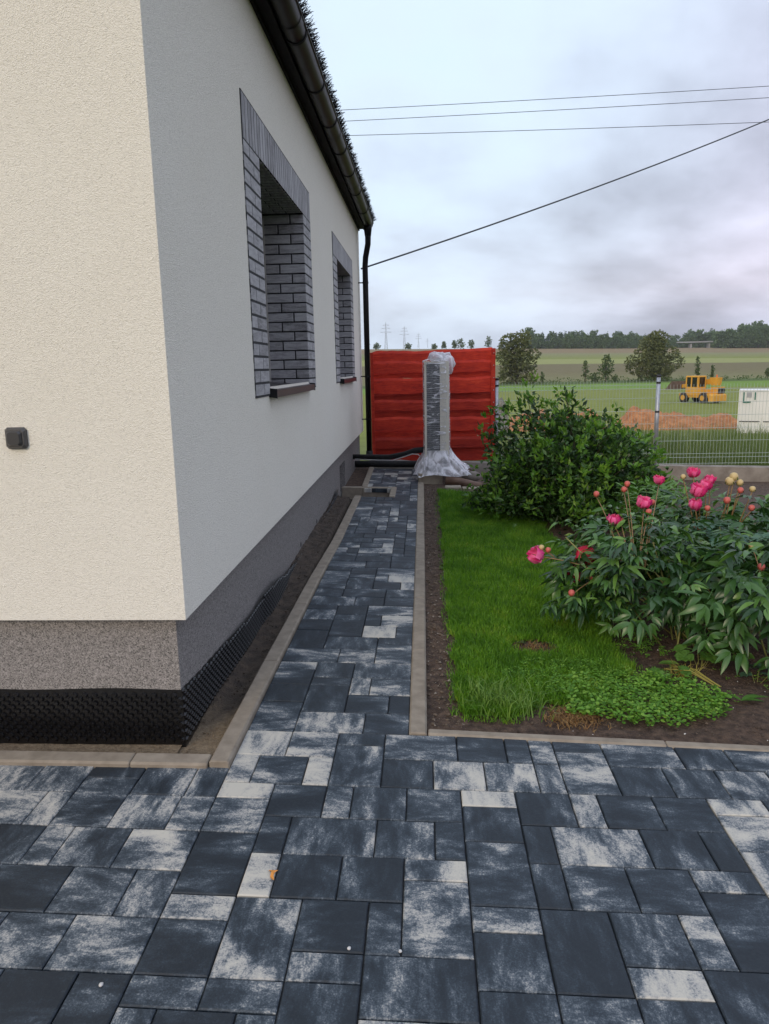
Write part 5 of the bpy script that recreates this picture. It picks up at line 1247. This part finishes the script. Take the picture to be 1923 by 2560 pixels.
# ------------------------------------------------------------------ trees
def crown_mesh(name, lobes, n, leaf, mat, r, droop=0.0):
    P = []; k = 0
    vols = np.array([l[3]*l[4]*l[5] for l in lobes])**.67; vols /= vols.sum()
    idx = r.choice(len(lobes), n, p=vols)
    L_ = np.array(lobes)[idx]; d = r.normal(0, 1, (n, 3)); d /= np.linalg.norm(d, axis=1)[:, None]; q = r.uniform(.55, 1.05, n)**.6
    P = L_[:, :3] + d*L_[:, 3:6]*q[:, None]
    D = d*.8 + r.normal(0, .7, (n, 3)); D[:, 2] -= droop
    V, F = leaf_cloud(P, D, leaf*r.uniform(.7, 1.4, n), leaf*r.uniform(.5, 1.0, n), r)
    return mesh_np(name, V, F, mat)
def tree_parts(h, wid, kind, sd, leaf, n):
    r = np.random.default_rng(sd); rr = random.Random(sd); lobes = []; tk = MB()
    if kind == 'conifer':
        for k in range(9):
            t_ = k/8; rad = wid*.5*(1-t_)**.9+.15; lobes.append((rr.uniform(-.1, .1), rr.uniform(-.1, .1), h*(.12+.84*t_), rad, rad, h*.075))
        tk.tube([(0, 0, -.5), (0, 0, h*.5), (0, 0, h*.96)], [h*.018, h*.012, h*.003], 6)
        return crown_mesh('crown', lobes, n, leaf, M['conifer'], r, .35), tk.mesh('trunk', M['bark'])
    low = {'oak': .05, 'round': .04, 'slim': .12}[kind]
    tk.tube([(0, 0, -.5), (wid*.02, 0, h*.2), (0, wid*.02, h*.45), (0, 0, h*.85)], [h*.028, h*.022, h*.015, h*.004], 7)
    nl = {'oak': 22, 'round': 12, 'slim': 8}[kind]
    for k in range(nl):
        t_ = (k+.5)/nl; a = k*2.4+rr.uniform(-.5, .5); zz_ = h*((.06 if kind == 'oak' else low+.08)+(.9-low)*t_)
        env = math.sin(math.pi*min(.97, .18+.78*t_))**.6
        rad = wid*.5*env*rr.uniform(.3, .95); px, py = rad*math.cos(a), rad*math.sin(a)
        s_ = wid*rr.uniform(.10, .21)*(1 if kind != 'slim' else .9); lobes.append((px, py, zz_, s_, s_, s_*rr.uniform(.55, .8)*min(1.6, h/wid)))
        tk.tube([(0, 0, zz_*.6), (px*.6, py*.6, zz_*.86), (px, py, zz_)], [h*.009, h*.006, h*.002], 4, False)
    lobes.append((0, 0, h*.9, wid*.16, wid*.16, h*.09)); lobes.append((0, 0, h*.5, wid*.2, wid*.2, h*.22))
    mat = M['oak'] if kind == 'oak' else M['fresh']
    return crown_mesh('crown', lobes, n, leaf, mat, r), tk.mesh('trunk', M['bark'])
def put_tree(name, parts, x, y, label, group=None, scale=1.0, rot=0.0, z=None, mats=None):
    o = empty(name, (x, y, (field_z(x, y) if z is None else z)-.2), label, 'tree', group); o.scale = (scale, scale, scale); o.rotation_euler = (0, 0, rot)
    link('crown', parts[0], o); link('trunk', parts[1], o); return o
def tree_px(name, kind, xc, ybase, ytop, wpx, Y, label, sd, n, leaf, group=None):
    p = at(xc, ybase, Y); zb_ = field_z(p[0], Y); top = at(xc, ytop, Y)[2]; k = (Y-CAM[1])/FPX
    put_tree(name, tree_parts(top-zb_, wpx*k, kind, sd, leaf, n), p[0], Y, label, group)
Oz = lambda x, y: (1200+.435*x, 780+.435*y)
tree_px('broadleaf_tree', 'oak', 1291, 957, 831, 108, 185, 'left of two big olive green trees in the field, right of the red fence', 21, 4300, .62)
tree_px('broadleaf_tree', 'oak', 1632, 952, 829, 122, 188, 'right of two big olive green trees in the field, left of the yellow digger', 22, 4600, .62)
tree_px('young_tree', 'round', Oz(722, 0)[0], Oz(0, 390)[1], Oz(0, 248)[1], 38, 186, 'rounded young tree halfway between the two big field trees', 23, 700, .45)
tree_px('bush', 'round', Oz(660, 0)[0], Oz(0, 392)[1], Oz(0, 346)[1], 22, 184, 'low round bush left of the rounded young tree', 24, 260, .4)
tree_px('bush', 'round', Oz(778, 0)[0], Oz(0, 390)[1], Oz(0, 358)[1], 13, 184, 'tiny bush right of the rounded young tree', 29, 160, .35)
tree_px('sapling', 'slim', Oz(604, 0)[0], Oz(0, 390)[1], Oz(0, 276)[1], 19, 186, 'thin sapling with a loose top between the big trees', 25, 260, .38)
tree_px('sapling', 'slim', Oz(358, 0)[0], Oz(0, 390)[1], Oz(0, 340)[1], 12, 184, 'small sapling just right of the left big tree', 26, 160, .35)
tree_px('sapling', 'slim', Oz(1247, 0)[0], Oz(0, 372)[1], Oz(0, 250)[1], 16, 186, 'slender roadside sapling above the digger cab', 27, 260, .38)
tree_px('sapling', 'slim', Oz(1335, 0)[0], Oz(0, 372)[1], Oz(0, 300)[1], 10, 186, 'thin sapling above the digger beacon', 28, 180, .35)
tree_px('sapling', 'slim', Oz(1652, 0)[0], Oz(0, 368)[1], Oz(0, 318)[1], 10, 186, 'thin sapling at the right picture edge above the container', 30, 160, .35)
# far ridge, left: single trees along the skyline
for k, (x, yb4, yt, w_, kd) in enumerate([(68, 155, 128, 24, 'round'), (195, 156, 128, 28, 'round'), (303, 152, 131, 22, 'round'), (341, 152, 121, 16, 'slim'), (383, 152, 116, 15, 'slim'), (408, 153, 110, 38, 'round'), (452, 153, 114, 28, 'round'), (523, 153, 102, 34, 'slim'), (30, 156, 108, 22, 'slim')]):
    tree_px('skyline_tree', kd, 900+.6155*x, 780+.6155*yb4, 780+.6155*yt, .6155*w_, 770, ['round tree nearest the downpipe on the far skyline', 'lone round tree below the two tall pylons', 'low tree above the wrapped heat pump on the skyline', 'thin skyline tree right of the low one', 'thin skyline tree left of the big round one', 'largest round skyline tree above the red fence', 'round skyline tree right of the largest one', 'tall skyline tree next to the big left field tree', 'tree half hidden behind the downpipe'][k], 50+k, 220, 1.5, 'single trees along the far ridge')
# the wood along the ridge
rng2 = random.Random(12)
CON = [tree_parts(17, 6.5, 'conifer', 80+k, 1.4, 480) for k in range(3)]
DEC = []
for k in range(4):
    c_, t_ = tree_parts(14, 10, 'round', 90+k, 1.7, 520); c_.materials.clear(); c_.materials.append(M['wood_leaf']); DEC.append((c_, t_))
def topline(x):       # photo pixel of the tree tops along the wood
    z_ = (x-900)/.6155
    return 780+.6155*float(np.interp(z_, [670, 690, 720, 780, 830, 880, 925, 980, 1030, 1080, 1130, 1290, 1330, 1400, 1425, 1470, 1520, 1580, 1640, 1700], [112, 88, 96, 98, 94, 102, 96, 106, 98, 112, 104, 112, 100, 92, 86, 84, 80, 74, 70, 68]))
def sect(x): return 'right behind the left big field tree' if x < 1350 else 'between the two big field trees' if x < 1575 else 'behind the right big field tree' if x < 1690 else 'behind the road bridge' if x < 1792 else 'right of the road bridge'
for k in range(170):
    x = 1305 + (1935-1305)*(k+.5)/170 + rng2.uniform(-3, 3); front = k % 3 == 0
    Y = 775+rng2.uniform(0, 40) if not front else 762+rng2.uniform(0, 8)
    if 1690 < x < 1792: 
        Y = 860+rng2.uniform(0, 40)
    p = at(x, 872, Y); zb_ = field_z(p[0], Y); tp = at(x, topline(x)-7+rng2.uniform(-9, 11)+(10 if front else 0), Y)[2]; hh = max(5, tp-zb_)
    con = (x < 1480 and rng2.random() < .6) or rng2.random() < .3
    if front: con = False
    pr2 = CON[k % 3] if con else DEC[k % 4]
    put_tree('conifer' if con else 'woodland_tree', pr2, p[0], Y, ('dark conifer standing in the far wood ' if con else 'green broadleaf tree standing in the far wood ')+sect(x), 'conifers in the far wood' if con else 'broadleaf trees in the far wood', hh/(17 if con else 14), rng2.uniform(0, 6))
# shrubs of the hedge below the field edge
V = []; 
hedge = [(x, 182+rng2.uniform(-2, 2)) for x in np.arange(8, 118, 1.1)]
Vh = []; Fh = []
P = []
for (x, y) in hedge:
    hgt = rng2.uniform(.5, 1.3)
    for j in range(16): P.append((x+rng2.uniform(-.8, .8), y+rng2.uniform(-.8, .8), field_z(x, y)+rng2.uniform(.05, hgt)))
P = np.array(P); V, F = leaf_cloud(P, rng.normal(0, 1, (len(P), 3))+[0, 0, .5], rng.uniform(.3, .6, len(P)), rng.uniform(.15, .35, len(P)))
build_np('ditch_growth', V, F, M['fresh'], kind='stuff')
# road bridge in the far right
bp = at(1690, 862, 800); bq = at(1790, 860, 800)
br = empty('road_bridge', (bp[0], 800, field_z(bp[0], 800)), 'pale concrete road bridge between the far trees', 'bridge')
zt_ = at(1740, 853, 800)[2]; zd = at(1740, 859, 800)[2]
MB().box(bp[0], bq[0], 796, 806, zd+1.0, zt_-.3).build('deck', M['far_concrete'], br)
for x in (bp[0]+14, bq[0]-8): MB().box(x, x+1.6, 798, 804, field_z(x, 800)-3, zd).build('pier', M['far_concrete'], br)
# pylons
def pylon(xpx, ytop, ybase, Y, label):
    t_ = at(xpx, ytop, Y); b_ = at(xpx, ybase+3, Y); h = t_[2]-b_[2]; x = t_[0]
    o = empty('pylon', (x, Y, b_[2]), label, 'pylon', 'pylons on the horizon'); m = MB(); w_ = h*.07; r_ = h*.005
    for sx in (-1, 1):
        for sy in (-1, 1): m.tube([(x+sx*w_, Y+sy*w_, b_[2]-12), (x+sx*w_*.3, Y+sy*w_*.3, b_[2]+h*.6), (x, Y, t_[2])], r_, 4, False)
    nb_ = 9
    for k in range(nb_):
        z0, z1 = b_[2]+h*k/nb_*.6, b_[2]+h*(k+1)/nb_*.6; a0, a1 = w_*(1-.7*k/nb_), w_*(1-.7*(k+1)/nb_)
        for sy in (-1, 1):
            m.tube([(x-a0, Y+sy*a0, z0), (x+a1, Y+sy*a1, z1)], r_*.6, 3, False); m.tube([(x+a0, Y+sy*a0, z0), (x-a1, Y+sy*a1, z1)], r_*.6, 3, False)
    m.build('tower', M['pylon'], o)
    for f_, hw in ((.62, .22), (.76, .17), (.88, .12)):
        c_ = MB(); z = b_[2]+h*f_; c_.tube([(x-h*hw, Y, z), (x, Y, z+h*.02), (x+h*hw, Y, z)], r_*.9, 4, False); c_.tube([(x-h*hw, Y, z), (x, Y, z-h*.03), (x+h*hw, Y, z)], r_*.6, 4, False); c_.build('crossarm', M['pylon'], o)
pylon(964.5, 805, 869, 1150, 'leftmost and tallest lattice pylon on the horizon')
pylon(1010.8, 814, 869, 1250, 'second lattice pylon from the left on the horizon')
pylon(1046, 832, 867, 1500, 'third, smaller lattice pylon on the horizon')
pylon(1069, 845, 866, 1800, 'smallest lattice pylon on the horizon')
# overhead lines
def wire(p0, p1, r_, sag, label, n=24):
    p0, p1 = Vector(p0), Vector(p1); m = MB(); m.tube([p0.lerp(p1, i/n)-Vector((0, 0, sag*4*(i/n)*(1-i/n))) for i in range(n+1)], r_, 5, False); tag(m.build('overhead_cable', M['cable'], None, True), label, 'cable')
def ext(a, b, Y, k0, k1):
    p, q = at(a[0], a[1], Y), at(b[0], b[1], Y); return p+(q-p)*k0, p+(q-p)*k1
for (a, b, lab) in (((853, 267), (1923, 203), 'topmost of the three parallel overhead cables'), ((860, 295), (1923, 232), 'middle one of the three parallel overhead cables'), ((865, 331), (1923, 293), 'lowest of the three parallel overhead cables')):
    p, q = ext(a, b, 24, -.6, 2.2); wire(p, q, .010, .15, lab)
p0 = at(903, 672, 8.75); p1 = at(1923, 260, 14.0)
wire(p0, p0+(p1-p0)*2.0, .013, .30, 'service cable slanting up to the right from the house corner')

# ------------------------------------------------------------------ air
hm = bpy.data.materials.new('haze'); hm.use_nodes = True; ht = hm.node_tree; ht.nodes.clear()
ho = ht.nodes.new('ShaderNodeOutputMaterial'); hv = ht.nodes.new('ShaderNodeVolumePrincipled')
hv.inputs['Color'].default_value = (0.86, 0.90, 0.96, 1); hv.inputs['Density'].default_value = 0.00011; hv.inputs['Anisotropy'].default_value = 0.0
ht.links.new(hv.outputs[0], ho.inputs['Volume'])
tag(MB().box(-1650, 1850, -75, 2600, -14, 100).build('haze', hm, None), kind='stuff')
